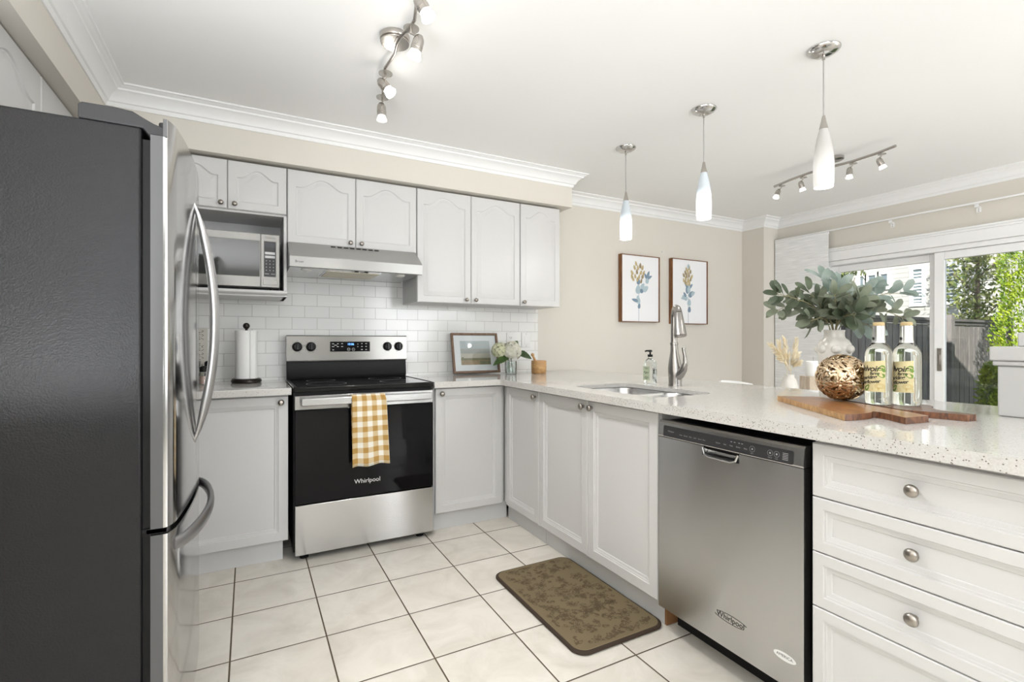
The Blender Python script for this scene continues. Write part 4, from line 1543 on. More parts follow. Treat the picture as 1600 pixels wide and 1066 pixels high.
build('bottle', MB().loops([rr_z(.033, .020, .008, .9145), rr_z(.035, .022, .009, .918), rr_z(.035, .022, .009, 1.030), rr_z(.032, .020, .010, 1.040), rr_z(.018, .016, .012, 1.052), rr_z(.0125, .0125, .0124, 1.058), rr_z(.0125, .0125, .0124, 1.066)]), 'soapgel', t)
lb = MB().box(sx_ - .0232, sy_ - .018, .932, sx_ - .0222, sy_ + .033, 1.012, 0)
for k, (z, w_) in enumerate(((1.003, .030), (.998, .022), (.952, .026), (.946, .030), (.940, .018))):
    lb.box(sx_ - .0237, sy_ + .006 - w_ / 2, z - .0009, sx_ - .0233, sy_ + .006 + w_ / 2, z + .0009, 1)
lb.tube([(sx_ - .0235, sy_ + .024 - k * .002, .975 + .009 * sin(k * .8) * (1 - k / 24)) for k in range(19)], .0011, 5, 1)
build('label', lb, ['sage', 'dark_ink'], t, smooth=False)
pm = MB().cyl((sx_, sy_, 1.0665), (sx_, sy_, 1.080), .0145)
pm.cyl((sx_, sy_, 1.080), (sx_, sy_, 1.094), .005)
pm.lathe([(.006, 1.094), (.012, 1.096), (.012, 1.103), (.006, 1.107), (.0005, 1.107)], (sx_, sy_, 0), n=18)
pm.tube([(sx_ - .004, sy_ + .004, 1.101), (sx_ - .014, sy_ + .016, 1.101), (sx_ - .020, sy_ + .022, 1.097)], [.005, .0045, .004], 10)
build('pump', pm, 'black', t)

# ------------------------------------------------------------------ cutting boards
def plank(name, poly, mats, label, z0=.9145, z1=.934):
    mb = MB()
    n = len(poly)
    mb.add([(x, y, z0) for x, y in poly] + [(x, y, z1) for x, y in poly], [tuple(reversed(range(n))), tuple(range(n, 2 * n))], 0)
    for j in range(n):
        q = [(poly[j][0], poly[j][1], z0), (poly[(j + 1) % n][0], poly[(j + 1) % n][1], z0), (poly[(j + 1) % n][0], poly[(j + 1) % n][1], z1), (poly[j][0], poly[j][1], z1)]
        mb.add(q, [(0, 1, 2, 3)], 1 if j == 0 else len(mats) - 1)
    return solo(name, mb, mats, label, 'cutting board')


def curve_pts(pts, n=5):
    out = []
    for i in range(len(pts) - 1):
        p0 = Vector(pts[max(0, i - 1)])
        p1, p2 = Vector(pts[i]), Vector(pts[i + 1])
        p3 = Vector(pts[min(len(pts) - 1, i + 2)])
        for k in range(n):
            q = k / n
            v = 0.5 * ((2 * p1) + (p2 - p0) * q + (2 * p0 - 5 * p1 + 4 * p2 - p3) * q * q + (3 * p1 - p0 - 3 * p2 + p3) * q ** 3)
            out.append((v.x, v.y))
    out.append(tuple(pts[-1]))
    return out


A = [(1.902, 1.268), (1.603, .852)]
neck = curve_pts([(1.603, .852), (1.665, .838), (1.720, .838), (1.752, .846), (1.752, .822), (1.722, .775), (1.693, .733)])
far = curve_pts([(1.797, .719), (1.832, .770), (1.862, .825), (1.93, .96), (2.020, 1.165), (2.012, 1.185)])
M['acacia_edge'] = wood_mat('honey_board_edge', (0.30, 0.15, 0.05), (0.55, 0.33, 0.14), 6, (6, 6, 2), 0.4, 2.0)
plank('cutting_board', A[:1] + neck + far, ['acacia', 'acacia_edge', 'walnut_edge'], 'honey-brown acacia cutting board under the woven ball, with a short handle')
B = curve_pts([(1.880, .822), (1.893, .775), (1.912, .70), (1.918, .672)]) + [(1.958, .664)] + curve_pts([(1.966, .70), (1.975, .76), (2.02, .80), (2.10, .84), (2.105, .98), (2.075, 1.06), (2.018, 1.095)])
plank('cutting_board', B, ['walnut', 'walnut_edge'], 'dark wooden cutting board under the bottles, its long handle pointing right')

# ------------------------------------------------------------------ woven metal ball
bc, br = Vector((1.965, 1.055, .9345 + .087)), .0855
mb = MB()
rnd = random.Random(11)
for k in range(420):
    z = 1 - 2 * (k + .5) / 420
    a = k * 2.39996 + rnd.uniform(-.3, .3)
    nr = Vector((sqrt(1 - z * z) * cos(a), sqrt(1 - z * z) * sin(a), z))
    u = nr.orthogonal().normalized()
    u = Matrix.Rotation(rnd.uniform(0, 6.28), 3, nr) @ u
    half = rnd.uniform(.16, .34)
    rr = br * rnd.uniform(.90, .965)
    pts = []
    for q in range(6):
        th = -half + 2 * half * q / 5
        rad = rr + .005 * (1 - (2 * q / 5 - 1) ** 2)
        pts.append(bc + (nr * cos(th) + u * sin(th)) * min(rad, br))
    mb.tube(pts, rnd.uniform(.0038, .0058), 6, up=nr, flat=.55) if False else mb.tube(pts, [rnd.uniform(.0017, .0027)] * 6, 6, up=nr, flat=1.9)
mb.sphere(bc, br * .80, 20, 14)
solo('decorative_ball', mb, 'gold', 'bronze-gold woven metal ball on the cutting board', 'ball', sharp=50)

# ------------------------------------------------------------------ cordial bottles
def bottle(x, y, z, label, yaw):
    t = thing('glass_bottle', label, 'bottle', (x, y, z), 0, 'sparkling cordial bottles')
    H = .287
    prof_ = [(.0005, .004), (.032, .0), (.038, .002), (.0412, .008), (.0417, .016), (.0417, .168), (.0405, .182), (.036, .196), (.027, .209), (.0205, .217), (.0185, .226), (.0178, .262), (.0185, .268), (.0185, .276), (.0005, .276)]
    build('glass', MB().lathe([(r, z + h) for r, h in prof_], (x, y, 0), n=48), 'bottle', t, sharp=60)
    fs_ = MB().lathe([(.0213, z + .2175), (.0192, z + .2265), (.0186, z + .264), (.0188, z + .2765), (.0005, z + .2768)], (x, y, 0), n=32, caps=False)
    fo = build('foil_sleeve', fs_, 'foil', t, sharp=50)
    build('stopper', MB().lathe([(.0176, z + .2772), (.0176, z + .287), (.015, z + .290), (.0005, z + .290)], (x, y, 0), n=24), 'cork', t)

    def cyl_p(a, b, d=0.0, r=.0421):
        """a = arc length to the reader's right of the label centre, b = height"""
        th = yaw + a / r
        return Vector((x + (r + d) * cos(th), y + (r + d) * sin(th), z + b))
    lb = MB()
    nx_, nz_ = 26, 6
    a0, a1 = -.056, .038
    vs = []
    for i in range(nz_ + 1):
        for j in range(nx_ + 1):
            a = a0 + (a1 - a0) * j / nx_
            top = .148 + .008 * (j / nx_)
            b = .046 + (top - .046) * i / nz_
            vs.append(cyl_p(a, b, .0003))
    lb.add(vs, [(i * (nx_ + 1) + j, i * (nx_ + 1) + j + 1, (i + 1) * (nx_ + 1) + j + 1, (i + 1) * (nx_ + 1) + j) for i in range(nz_) for j in range(nx_)], 0)
    f = lambda dx, dz: (lambda a, b: cyl_p(dx + a, dz + b, .0008))
    put_text(lb, 'Belvoir', .028, f(-.0145, .126), 1, .25, .92, bold=.02)
    put_text(lb, 'farm', .016, f(.006, .110), 1, .25, .95, bold=.025)
    put_text(lb, 'sparkling', .0175, f(-.014, .095), 1, .25, .9, rot=.12, bold=.02)
    put_text(lb, 'elderflower', .0175, f(-.014, .079), 1, .25, .9, rot=.12, bold=.02)
    for r0 in (.0085, .0055):
        lb.loops([[cyl_p(.022 + r_ * 1.5 * cos(2 * pi * j / 24), .066 + r_ * sin(2 * pi * j / 24), .0008) for j in range(24)] for r_ in (r0, r0 + .0009)], False, False, 2)
    for k in range(3):
        lb.add([cyl_p(.018 + u * .019, .052 + k * .0035 + v * .0008, .0008) for u, v in ((-1, -1), (0, -1), (1, -1), (1, 1), (0, 1), (-1, 1))], [(0, 1, 4, 5), (1, 2, 3, 4)], 2)
    for (la, lbz, ang, L, W) in ((.037, .134, 3.6, .026, .016), (.037, .100, 2.8, .026, .014), (-.026, .050, .9, .026, .015), (.037, .116, 2.2, .018, .010)):
        pts = []
        for k in range(16):
            q = 2 * pi * k / 16
            ex, ez = L / 2 * cos(q), W / 2 * sin(q) * (1 - .5 * cos(q))
            pts.append(cyl_p(la + L / 2 * cos(ang) + ex * cos(ang) - ez * sin(ang), lbz + L / 2 * sin(ang) + ex * sin(ang) + ez * cos(ang), .0010))
        lb.add(pts, [tuple(range(16))], 3)
    build('label', lb, ['cream_label', 'dark_ink', 'gold_ink', 'leaf_ink'], t, smooth=False)
    sl_ = MB()
    sl_.loops([[cyl_p(-.010 + r_ * cos(2 * pi * j / 16), .232 + r_ * sin(2 * pi * j / 16), .0006, .0192) for j in range(16)] for r_ in (.0055,)], False, True)
    build('seal', sl_, 'dark_ink', t, smooth=False)


YAW = math.atan2(-1.0, -1.62) - .56
bottle(1.972, .935, .9345, 'left of the two clear cordial bottles on the dark board, beside the woven ball', YAW)
bottle(2.030, .876, .9345, 'right of the two clear cordial bottles on the dark board', YAW - .02)

# ------------------------------------------------------------------ ceramic vase with eucalyptus
vx, vy, vz = 2.135, 1.175, .9145
t = thing('ceramic_vase', 'cream ceramic vase with round bumps on its shoulder', 'vase', (vx, vy, vz))
vb = MB().lathe([(r_ * .87, h_) for r_, h_ in [(.0005, 0), (.056, 0), (.061, .004), (.063, .05), (.064, .12), (.066, .17), (.070, .195), (.071, .215), (.068, .232), (.058, .247), (.047, .254), (.0425, .262), (.042, .278), (.0445, .288), (.041, .289), (.038, .278), (.038, .262), (.05, .23), (.05, .06), (.0005, .02)]], (vx, vy, vz), n=44)
build('body', vb, 'ceramic', t, sharp=60)
bm_ = MB()
for k in range(7):
    a = 2 * pi * k / 7 + .15
    bm_.sphere((vx + .0535 * cos(a), vy + .0535 * sin(a), vz + .210), .0195, 16, 12)
build('bumps', bm_, 'ceramic', t)

RGT = Vector((.8825, -.4702, 0))
FWD = Vector((.4702, .8825, 0))


def branch(base, ctrl, n_leaf, L, mat, label, seed, fork=0):
    rnd = random.Random(seed)
    base = Vector(base)
    t = thing('eucalyptus_branch', label, 'branch', base, 0, 'eucalyptus branches in the cream vase')
    path = [base] + [Vector((vx, vy, vz)) + RGT * a + FWD * f + UP * h for a, f, h in ctrl]
    # smooth path
    sm = []
    for i in range(len(path) - 1):
        p0, p1, p2, p3 = path[max(0, i - 1)], path[i], path[i + 1], path[min(len(path) - 1, i + 2)]
        for k in range(6):
            q = k / 6
            sm.append(0.5 * ((2 * p1) + (p2 - p0) * q + (2 * p0 - 5 * p1 + 4 * p2 - p3) * q * q + (3 * p1 - p0 - 3 * p2 + p3) * q ** 3))
    sm.append(path[-1])
    stm = MB().tube(sm, [.0026 - .0016 * i / len(sm) for i in range(len(sm))], 7)
    lv = MB()
    m = len(sm)
    first = next((i for i, p in enumerate(sm) if p.z > vz + .295), 6)
    for k in range(n_leaf):
        q = first + (m - 1 - first) * ((k + .6) / n_leaf)
        i = min(m - 2, int(q))
        p = sm[i].lerp(sm[i + 1], q - i)
        tg = (sm[i + 1] - sm[i]).normalized()
        sd = tg.orthogonal().normalized()
        sd = Matrix.Rotation(k * 2.4 + rnd.uniform(-.4, .4), 3, tg) @ sd
        d = (tg * rnd.uniform(.35, .8) + sd * .8 + UP * rnd.uniform(-.05, .25)).normalized()
        nr = (UP * .35 - FWD * .65 + Vector((rnd.uniform(-.6, .6), rnd.uniform(-.6, .6), rnd.uniform(-.3, .5))))
        l_ = 1.55 * L * rnd.uniform(.78, 1.12)
        p2 = p + d * .010
        stm.tube([p, p2], .0009, 5)
        lv.leaf(p2, d, nr, l_, l_ * rnd.uniform(.45, .55), 0, curl=rnd.uniform(.02, .22), seg=8, rnd=True)
    lv.leaf(sm[-1], (sm[-1] - sm[-3]), -FWD + UP * .5, L * 1.4, L * .7, 0, curl=.1, seg=8, rnd=True)
    build('stem', stm, 'twig', t)
    build('leaves', lv, mat, t, sharp=80)


specs = [
    # (a right, forward, height) control points, leaves, leaf length, material, label
    ([(-.02, 0, .30), (-.10, -.02, .385), (-.19, -.03, .42), (-.245, -.02, .435)], 16, .040, 'euc_d', 'eucalyptus branch reaching furthest left out of the cream vase'),
    ([(-.02, 0, .30), (-.09, .02, .36), (-.17, .03, .385), (-.225, .02, .372)], 15, .040, 'euc', 'eucalyptus branch bending left in front of the woven blind'),
    ([(-.01, 0, .30), (-.06, .0, .40), (-.105, .02, .455)], 10, .038, 'euc_d', 'upright dark eucalyptus branch on the left of the vase'),
    ([(-.02, 0, .295), (-.075, -.04, .335), (-.13, -.05, .325)], 10, .046, 'euc', 'low eucalyptus branch drooping left over the vase rim'),
    ([(0, .01, .30), (-.01, .03, .41), (-.015, .05, .505)], 12, .046, 'euc_b', 'tallest pale eucalyptus branch rising straight from the vase'),
    ([(0, .01, .30), (.03, .03, .41), (.045, .05, .485)], 12, .042, 'euc_b', 'pale eucalyptus branch just right of the tallest one'),
    ([(0, -.01, .30), (-.025, -.05, .37), (-.05, -.08, .43)], 13, .046, 'euc', 'eucalyptus branch at the middle leaning towards the kitchen'),
    ([(0, -.01, .30), (.03, -.05, .36), (.05, -.08, .41)], 14, .046, 'euc', 'eucalyptus branch at the middle leaning towards the cutting boards'),
    ([(.01, 0, .30), (.08, .01, .41), (.17, .02, .478)], 13, .046, 'euc_b', 'blue-green eucalyptus branch rising up to the right'),
    ([(.01, 0, .30), (.10, .0, .39), (.20, .01, .435), (.285, .0, .44)], 16, .044, 'euc_b', 'blue-green eucalyptus branch spreading right above the bottles'),
    ([(.01, 0, .30), (.10, -.02, .36), (.19, -.02, .365), (.285, -.01, .335)], 18, .044, 'euc', 'eucalyptus branch reaching furthest right over the bottle necks'),
    ([(.02, 0, .295), (.06, -.03, .325), (.12, -.05, .30)], 10, .046, 'euc_b', 'low blue-green eucalyptus branch drooping right of the vase'),
    ([(.005, .0, .30), (.05, .0, .37), (.09, -.01, .40)], 12, .046, 'euc', 'short full eucalyptus branch right of the vase middle'),
    ([(-.005, .0, .30), (-.045, .0, .37), (-.075, -.02, .39)], 12, .046, 'euc', 'short full eucalyptus branch left of the vase middle'),
    ([(.0, -.015, .30), (.005, -.06, .345), (.01, -.11, .345)], 11, .048, 'euc_d', 'dark eucalyptus branch hanging over the front rim of the vase'),
    ([(.005, .02, .30), (.06, .08, .40), (.12, .12, .45)], 12, .046, 'euc_b', 'pale eucalyptus branch at the back leaning to the patio door'),
]
for i, (ct, nl, L, mt_, lab) in enumerate(specs):
    a = i * 2.4
    branch((vx + .018 * cos(a), vy + .018 * sin(a), vz + .10), ct, int(nl * 1.25), L, mt_, lab, 40 + i)

# ------------------------------------------------------------------ pictures on the dining wall
def print_frame(x0, x1, z0, z1, label, seed):
    t = thing('framed_print', label, 'picture', ((x0 + x1) / 2, 3.449, (z0 + z1) / 2), 0, 'botanical prints on the dining wall')
    d_ = .045
    fr = MB()
    e = .006
    fr.box(x0, 3.449 - d_, z0, x0 + e, 3.449, z1).box(x1 - e, 3.449 - d_, z0, x1, 3.449, z1)
    fr.box(x0 + e, 3.449 - d_, z0, x1 - e, 3.449, z0 + e).box(x0 + e, 3.449 - d_, z1 - e, x1 - e, 3.449, z1)
    build('frame', fr, 'rust_frame', t)
    art = MB().box(x0 + e, 3.415, z0 + e, x1 - e, 3.445, z1 - e, 0)
    rnd = random.Random(seed)
    cx, yf = (x0 + x1) / 2, 3.4147
    W, H = x1 - x0, z1 - z0

    def pet(x, z, ang, L, Wd, mi, dpt):
        pts = []
        for k in range(14):
            q = 2 * pi * k / 14
            ex, ez = L / 2 * cos(q), Wd / 2 * sin(q) * (1 - .35 * cos(q))
            pts.append((x + L / 2 * cos(ang) + ex * cos(ang) - ez * sin(ang), yf - dpt * .00012, z + L / 2 * sin(ang) + ex * sin(ang) + ez * cos(ang)))
        art.add(pts, [tuple(range(14))], mi)
    xs = cx - .02
    art.add([(xs - .002, yf, z0 + e), (xs + .002, yf, z0 + e), (xs + .0025, yf, z0 + .62 * H), (xs - .0015, yf, z0 + .62 * H)], [(0, 1, 2, 3)], 2)
    dp_ = 1
    if seed == 1:
        for fx, fz, an, L, Wd, mi in ((-.02, .20, 1.4, .055, .03, 2), (-.02, .27, 1.75, .08, .045, 1), (-.03, .31, 2.9, .075, .03, 2), (-.03, .42, 1.5, .085, .06, 1), (.0, .44, .9, .07, .04, 2), (.03, .47, .6, .075, .05, 1), (.01, .50, 1.0, .06, .045, 1),
                                      (.075, .58, 1.4, .085, .04, 1), (.08, .67, 1.2, .07, .03, 2), (.075, .66, 2.1, .055, .025, 2), (.085, .66, .5, .06, .025, 2), (-.025, .56, 1.6, .06, .04, 2)):
            pet(cx + fx, z0 + fz * H, an, L, Wd, mi, dp_)
            dp_ += 1
    else:
        for fx, fz, an, L, Wd, mi in ((-.01, .18, 1.4, .06, .04, 2), (-.01, .28, 1.5, .07, .05, 1), (-.03, .38, 2.7, .08, .045, 1), (-.06, .40, 3.2, .055, .03, 1), (-.05, .42, 2.2, .055, .03, 2), (-.01, .42, .8, .08, .045, 2), (.02, .45, .6, .06, .035, 1), (-.03, .47, 1.8, .07, .035, 2), (-.015, .55, .7, .07, .03, 2), (-.02, .55, 2.3, .07, .03, 2), (-.015, .48, 1.5, .08, .04, 1)):
            pet(cx + fx, z0 + fz * H, an, L, Wd, mi, dp_)
            dp_ += 1
    wide = 1.0 if seed == 1 else .72
    for zc, xs_ in ((.60, (-.055, -.02, .02)), (.655, (-.075, -.04, .0, .035)), (.71, (-.065, -.025, .015, .05)), (.77, (-.045, -.005, .035)), (.825, (-.03, .01))):
        for x_ in xs_:
            off = (x_ + .01) * wide
            pet(cx - .03 + off + rnd.uniform(-.004, .004), z0 + zc * H + rnd.uniform(-.012, .008), pi / 2 - off * 9 + rnd.uniform(-.2, .2), rnd.uniform(.042, .052), rnd.uniform(.020, .027), 3 if rnd.random() < .6 else 4, dp_)
            dp_ += 1
    if seed == 2:
        pet(cx - .02, z0 + .86 * H, 1.57, .045, .025, 1, dp_)
    build('art_print', art, ['canvas', 'ink_pale', 'ink_blue', 'ink_ochre', 'ink_sand'], t, smooth=False)


M['ink_pale'] = P('pale_blue_watercolour', (0.42, 0.52, 0.57), 0.8, noise=0.2, nscale=40)
M['ink_blue'] = P('slate_blue_watercolour', (0.20, 0.28, 0.36), 0.8, noise=0.25, nscale=40)
M['ink_ochre'] = P('ochre_watercolour', (0.50, 0.40, 0.22), 0.8, noise=0.25, nscale=50)
M['ink_sand'] = P('sand_watercolour', (0.34, 0.27, 0.16), 0.8, noise=0.25, nscale=50)
print_frame(2.915, 3.370, 1.330, 1.935, 'left botanical print, its plant with blue leaves spread to the right', 1)
print_frame(3.530, 4.010, 1.322, 1.945, 'right botanical print above the faucet, its plant slim and upright', 2)
solo('wall_hook', MB().cyl((3.44, 3.4495, 2.000), (3.44, 3.438, 2.002), .006, n=10), 'white', 'tiny white hook on the dining wall above the two prints', 'hook')

# ------------------------------------------------------------------ pendant lamps
def pendant(x, y, mat, label):
    t = thing('pendant_lamp', label, 'pendant lamp', (x, y, 1.812), 0, 'pendant lamps over the peninsula')
    z = 1.812
    build('canopy', MB().lathe([(.064, ZC - .0005), (.064, ZC - .004), (.060, ZC - .010), (.045, ZC - .020), (.022, ZC - .027), (.0005, ZC - .029)], (x, y, 0), n=36), 'chrome', t)
    build('canopy_hub', MB().cyl((x, y, ZC - .045), (x, y, ZC - .0285), .006, n=14), 'nickel', t)
    build('cord', MB().cyl((x, y, z + .305), (x, y, ZC - .0455), .0030, n=10), 'cord', t)
    build('socket_cap', MB().lathe([(.0165, z + .247), (.0165, z + .252), (.010, z + .280), (.0075, z + .296), (.006, z + .300), (.006, z + .3045), (.0005, z + .305)], (x, y, 0), n=24), 'nickel', t)
    pr = [(.0365, .0), (.0385, .02), (.0395, .06), (.0395, .095), (.037, .135), (.031, .180), (.024, .215), (.0165, .2465)]
    inner = [(r - .003, h) for r, h in reversed(pr)]
    sh = MB().lathe([(r, h) for r, h in pr + inner + [pr[0]]], (0, 0, 0), n=36, caps=False)
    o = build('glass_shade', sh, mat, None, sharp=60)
    o.parent = t
    WM[o.name] = wm(t)
    o['label'] = 'bottle-shaped frosted glass shade'
    b_ = build('bulb', MB().sphere((x, y, z + .075), .016), 'bulb_soft', t)
    ld = bpy.data.lights.new('pendant_bulb', 'POINT')
    ld.energy = 2.2
    ld.color = (1, .95, .88)
    ld.shadow_soft_size = .02
    lo = bpy.data.objects.new('pendant_bulb', ld)
    COL.objects.link(lo)
    lo.location = (x, y, z - .03)
    return t


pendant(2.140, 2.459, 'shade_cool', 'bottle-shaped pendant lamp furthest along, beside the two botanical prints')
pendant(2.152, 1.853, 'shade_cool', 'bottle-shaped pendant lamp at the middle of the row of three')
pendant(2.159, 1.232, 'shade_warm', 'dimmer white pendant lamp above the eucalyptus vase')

# ------------------------------------------------------------------ ceiling spot fixture in the kitchen
def spot_head(parent, top, d, lit, size=1.0, energy=16.0, disc=None, mat_b='bulb', link=None):
    top, d = Vector(top), Vector(d).normalized()
    hd = MB()
    L = .060 * size
    r = .0215 * size
    hd.lathe([(.0006, -.004 * size), (r * .55, 0), (r * .9, .012 * size), (r, .022 * size), (r, L)], top, d, 24)
    for q in (.040, .046):
        hd.lathe([(r * 1.0, q * size - .0016), (r * 1.035, q * size - .001), (r * 1.035, q * size + .001), (r, q * size + .0016)], top, d, 24, caps=False)
    h = build('spot_head', hd, 'nickel', parent, sharp=45)
    b = build('bulb', MB().lathe([(r * .85, L + .0004), (r * .95, L + .008 * size), (r * 1.2, L + .022 * size), (r * 1.15, L + .025 * size), (.0005, L + .026 * size)], top, d, 24), mat_b if lit else 'bulb_soft', h, sharp=60)
    if link:
        build('swivel', MB().tube(link, .005 * size, 10), 'nickel', h)
    if energy:
        ld = bpy.data.lights.new('spot_bulb', 'SPOT')
        ld.energy = energy
        ld.spot_size = radians(110)
        ld.spot_blend = 0.7
        ld.shadow_soft_size = .02
        ld.color = (1, .985, .97)
        lo = bpy.data.objects.new('spot_bulb', ld)
        COL.objects.link(lo)
        lo.location = top + d * (L + .032 * size)
        lo.rotation_euler = (-d).to_track_quat('Z', 'Y').to_euler()
    return h


t = thing('ceiling_spotlight', 'brushed nickel ceiling spotlight bar with glowing heads over the stove', 'spotlight', (.525, 2.0, ZC))
cx, cy = .525, 2.0
build('canopy', MB().lathe([(.060, ZC - .0005), (.060, ZC - .016), (.058, ZC - .020), (.052, ZC - .022), (.052, ZC - .024), (.058, ZC - .027), (.057, ZC - .0305), (.0005, ZC - .0315)], (cx, cy, 0), n=40), 'nickel', t)
zb = 2.366
barp = [(.585, 2.46, zb), (.568, 2.38, zb), (.543, 2.27, zb), (.532, 2.19, zb), (.538, 2.12, zb), (.542, 2.06, zb), (.534, 2.0, zb), (.532, 1.94, zb), (.548, 1.87, zb), (.550, 1.81, zb), (.534, 1.74, zb), (.515, 1.67, zb), (.505, 1.60, zb), (.515, 1.50, zb)]
build('curved_bar', MB().tube(barp, .0065, 12, up=(0, 0, 1)), 'nickel', t)
build('bracket', MB().box(cx - .005, cy - .05, zb + .0005, cx + .007, cy + .05, zb + .0022), 'nickel', t)
heads = [((.580, 2.44), (.30, -.10, -1), False, (-.006, 0)), ((.540, 2.215), (.55, -.35, -.75), True, (-.026, .01)), ((.549, 1.85), (-.22, .20, -.95), True, (.028, -.02)), ((.506, 1.615), (.45, -.2, -.85), True, (-.006, .01))]
for (hx, hy), d_, lit, (ox, oy) in heads:
    build('glass_disc', MB().cyl((hx, hy, zb - .0105), (hx, hy, zb - .0145), .030, n=32), 'frost', t)
    a0 = Vector((hx, hy, zb - .006))
    a1 = Vector((hx + ox, hy + oy, zb - .042))
    spot_head(t, a1, d_ if lit else (.03, 0, -1), lit, 1.0, 23.0 if lit else 6.0, link=[a0, (hx, hy, zb - .03), a1 + Vector(d_).normalized() * .006])

# ------------------------------------------------------------------ track light over the dining table
t = thing('track_light', 'long nickel track light with four small heads over the dining table', 'track light', (3.5, 1.93, ZC))
zt = 2.33
tp = [(3.520, 2.372, zt), (3.475, 2.22, zt), (3.448, 2.06, zt), (3.462, 1.93, zt), (3.474, 1.80, zt), (3.462, 1.66, zt), (3.428, 1.535, zt)]
sm = []
for i in range(len(tp) - 1):
    for k in range(4):
        sm.append(Vector(tp[i]).lerp(Vector(tp[i + 1]), k / 4))
sm.append(Vector(tp[-1]))
build('track_bar', MB().tube(sm, .0085, 10, up=(0, 0, 1)), 'nickel', t)
build('canopy', MB().lathe([(.055, ZC - .0005), (.055, ZC - .016), (.048, ZC - .02), (.0005, ZC - .021)], (3.50, 1.925, 0), n=32), 'nickel', t)
build('stem', MB().cyl((3.485, 1.925, ZC - .02), (3.466, 1.925, zt + .006), .006, n=12), 'nickel', t)
for (hx, hy), d_ in (((3.508, 2.31), (-.35, .12, -.9)), ((3.462, 2.12), (.25, -.12, -.95)), ((3.474, 1.80), (-.04, 0.02, -1)), ((3.455, 1.625), (.30, -.25, -.9))):
    build('glass_disc', MB().cyl((hx + .01, hy, zt - .0115), (hx + .01, hy, zt - .0145), .022, n=24), 'frost', t)
    a0 = Vector((hx, hy, zt - .008))
    a1 = Vector((hx - .012, hy + .01, zt - .040))
    spot_head(t, a1, d_, True, .82, 12.0, mat_b='bulb_track', link=[a0, (hx, hy, zt - .028), a1 + Vector(d_).normalized() * .006])

# ------------------------------------------------------------------ floor mat
t = thing('floor_mat', 'taupe floral cushioned floor mat in front of the sink cabinet', 'mat', (1.262, 1.83, 0.0))
RX0, RX1, RY0, RY1 = 1.058, 1.494, 1.468, 2.195
mb = MB()
lp = []
for ins, z in ((.004, .0008), (0, .004), (0, .010), (.004, .0135), (.012, .0145)):
    lp.append([(a, b, z) for a, b in rrect(RX0 + ins, RY0 + ins, RX1 - ins, RY1 - ins, .055 - ins * .5, 8)])
mb.loops(lp, True, True, 0)
build('binding', mb, 'rug_edge', t, sharp=60)
tp_ = MB()
lp = [[(a, b, z) for a, b in rrect(RX0 + ins, RY0 + ins, RX1 - ins, RY1 - ins, .05, 8)] for ins, z in ((.011, .0147), (.013, .0163))]
tp_.loops(lp, False, True, 0)
rnd = random.Random(5)


def inside(x, y):
    return RX0 + .022 < x < RX1 - .022 and RY0 + .022 < y < RY1 - .022 and not (
        (abs(x - (RX0 + RX1) / 2) > (RX1 - RX0) / 2 - .05) and (abs(y - (RY0 + RY1) / 2) > (RY1 - RY0) / 2 - .05))


lv_ = [0]


def outline_leaf(x, y, a, L, W, fill):
    """leaf drawn as an outline with a midrib, or a solid blot"""
    z = .0166 + (lv_[0] % 40) * .000012
    lv_[0] += 1
    ring, inner = [], []
    for k in range(12):
        q = 2 * pi * k / 12
        ex, ey = L / 2 * cos(q), W / 2 * sin(q) * (1 - .45 * cos(q)) * (1 + .14 * sin(5 * q))
        for s_, out in ((1, ring), (.70, inner)):
            X, Y = L / 2 + ex * s_, ey * s_
            px, py = x + X * cos(a) - Y * sin(a), y + X * sin(a) + Y * cos(a)
            out.append((px, py, z))
    if not all(inside(p[0], p[1]) for p in ring):
        return
    if fill:
        tp_.add(ring, [tuple(range(12))], 1)
    else:
        tp_.loops([ring, inner], False, False, 1)
        c, s_ = cos(a), sin(a)
        w_ = .0007
        tp_.add([(x + s_ * w_, y - c * w_, z), (x + L * .9 * c + s_ * w_, y + L * .9 * s_ - c * w_, z), (x + L * .9 * c - s_ * w_, y + L * .9 * s_ + c * w_, z), (x - s_ * w_, y + c * w_, z)], [(0, 1, 2, 3)], 1)


def flower(x, y, r):
    a0 = rnd.uniform(0, 6)
    n_ = rnd.choice((5, 6, 7))
    for k in range(n_):
        a = a0 + k * 2 * pi / n_
        outline_leaf(x + .12 * r * cos(a), y + .12 * r * sin(a), a, r, r * .62, False)
    for k in range(5):
        a = a0 + .4 + k * 2 * pi / 5
        outline_leaf(x, y, a, r * .42, r * .25, True)


for gx in range(5):
    for gy in range(8):
        x = RX0 + .050 + gx * .082 + rnd.uniform(-.02, .02) + (.03 if gy % 2 else -.02)
        y = RY0 + .050 + gy * .090 + rnd.uniform(-.02, .02)
        flower(x, y, rnd.uniform(.020, .030))
        a = rnd.uniform(0, 6.28)
        cx_, cy_ = x, y
        z = .0165
        pts = []
        cur = rnd.choice((-1, 1)) * rnd.uniform(.10, .18)
        for k in range(14):
            cx_ += .0085 * cos(a)
            cy_ += .0085 * sin(a)
            a += cur * (1 if k < 8 else -1.2)
            pts.append((cx_, cy_, a))
        for k in range(1, 14):
            (xa, ya, aa), (xb, yb, ab) = pts[k - 1], pts[k]
            if inside(xa, ya) and inside(xb, yb):
                w_ = .0009
                tp_.add([(xa + sin(aa) * w_, ya - cos(aa) * w_, z), (xb + sin(ab) * w_, yb - cos(ab) * w_, z), (xb - sin(ab) * w_, yb + cos(ab) * w_, z), (xa - sin(aa) * w_, ya + cos(aa) * w_, z)], [(0, 1, 2, 3)], 1)
            if k % 3 == 2:
                outline_leaf(xa, ya, aa + rnd.choice((-1, 1)) * rnd.uniform(.6, 1.2), rnd.uniform(.022, .034), rnd.uniform(.010, .015), rnd.random() < .25)
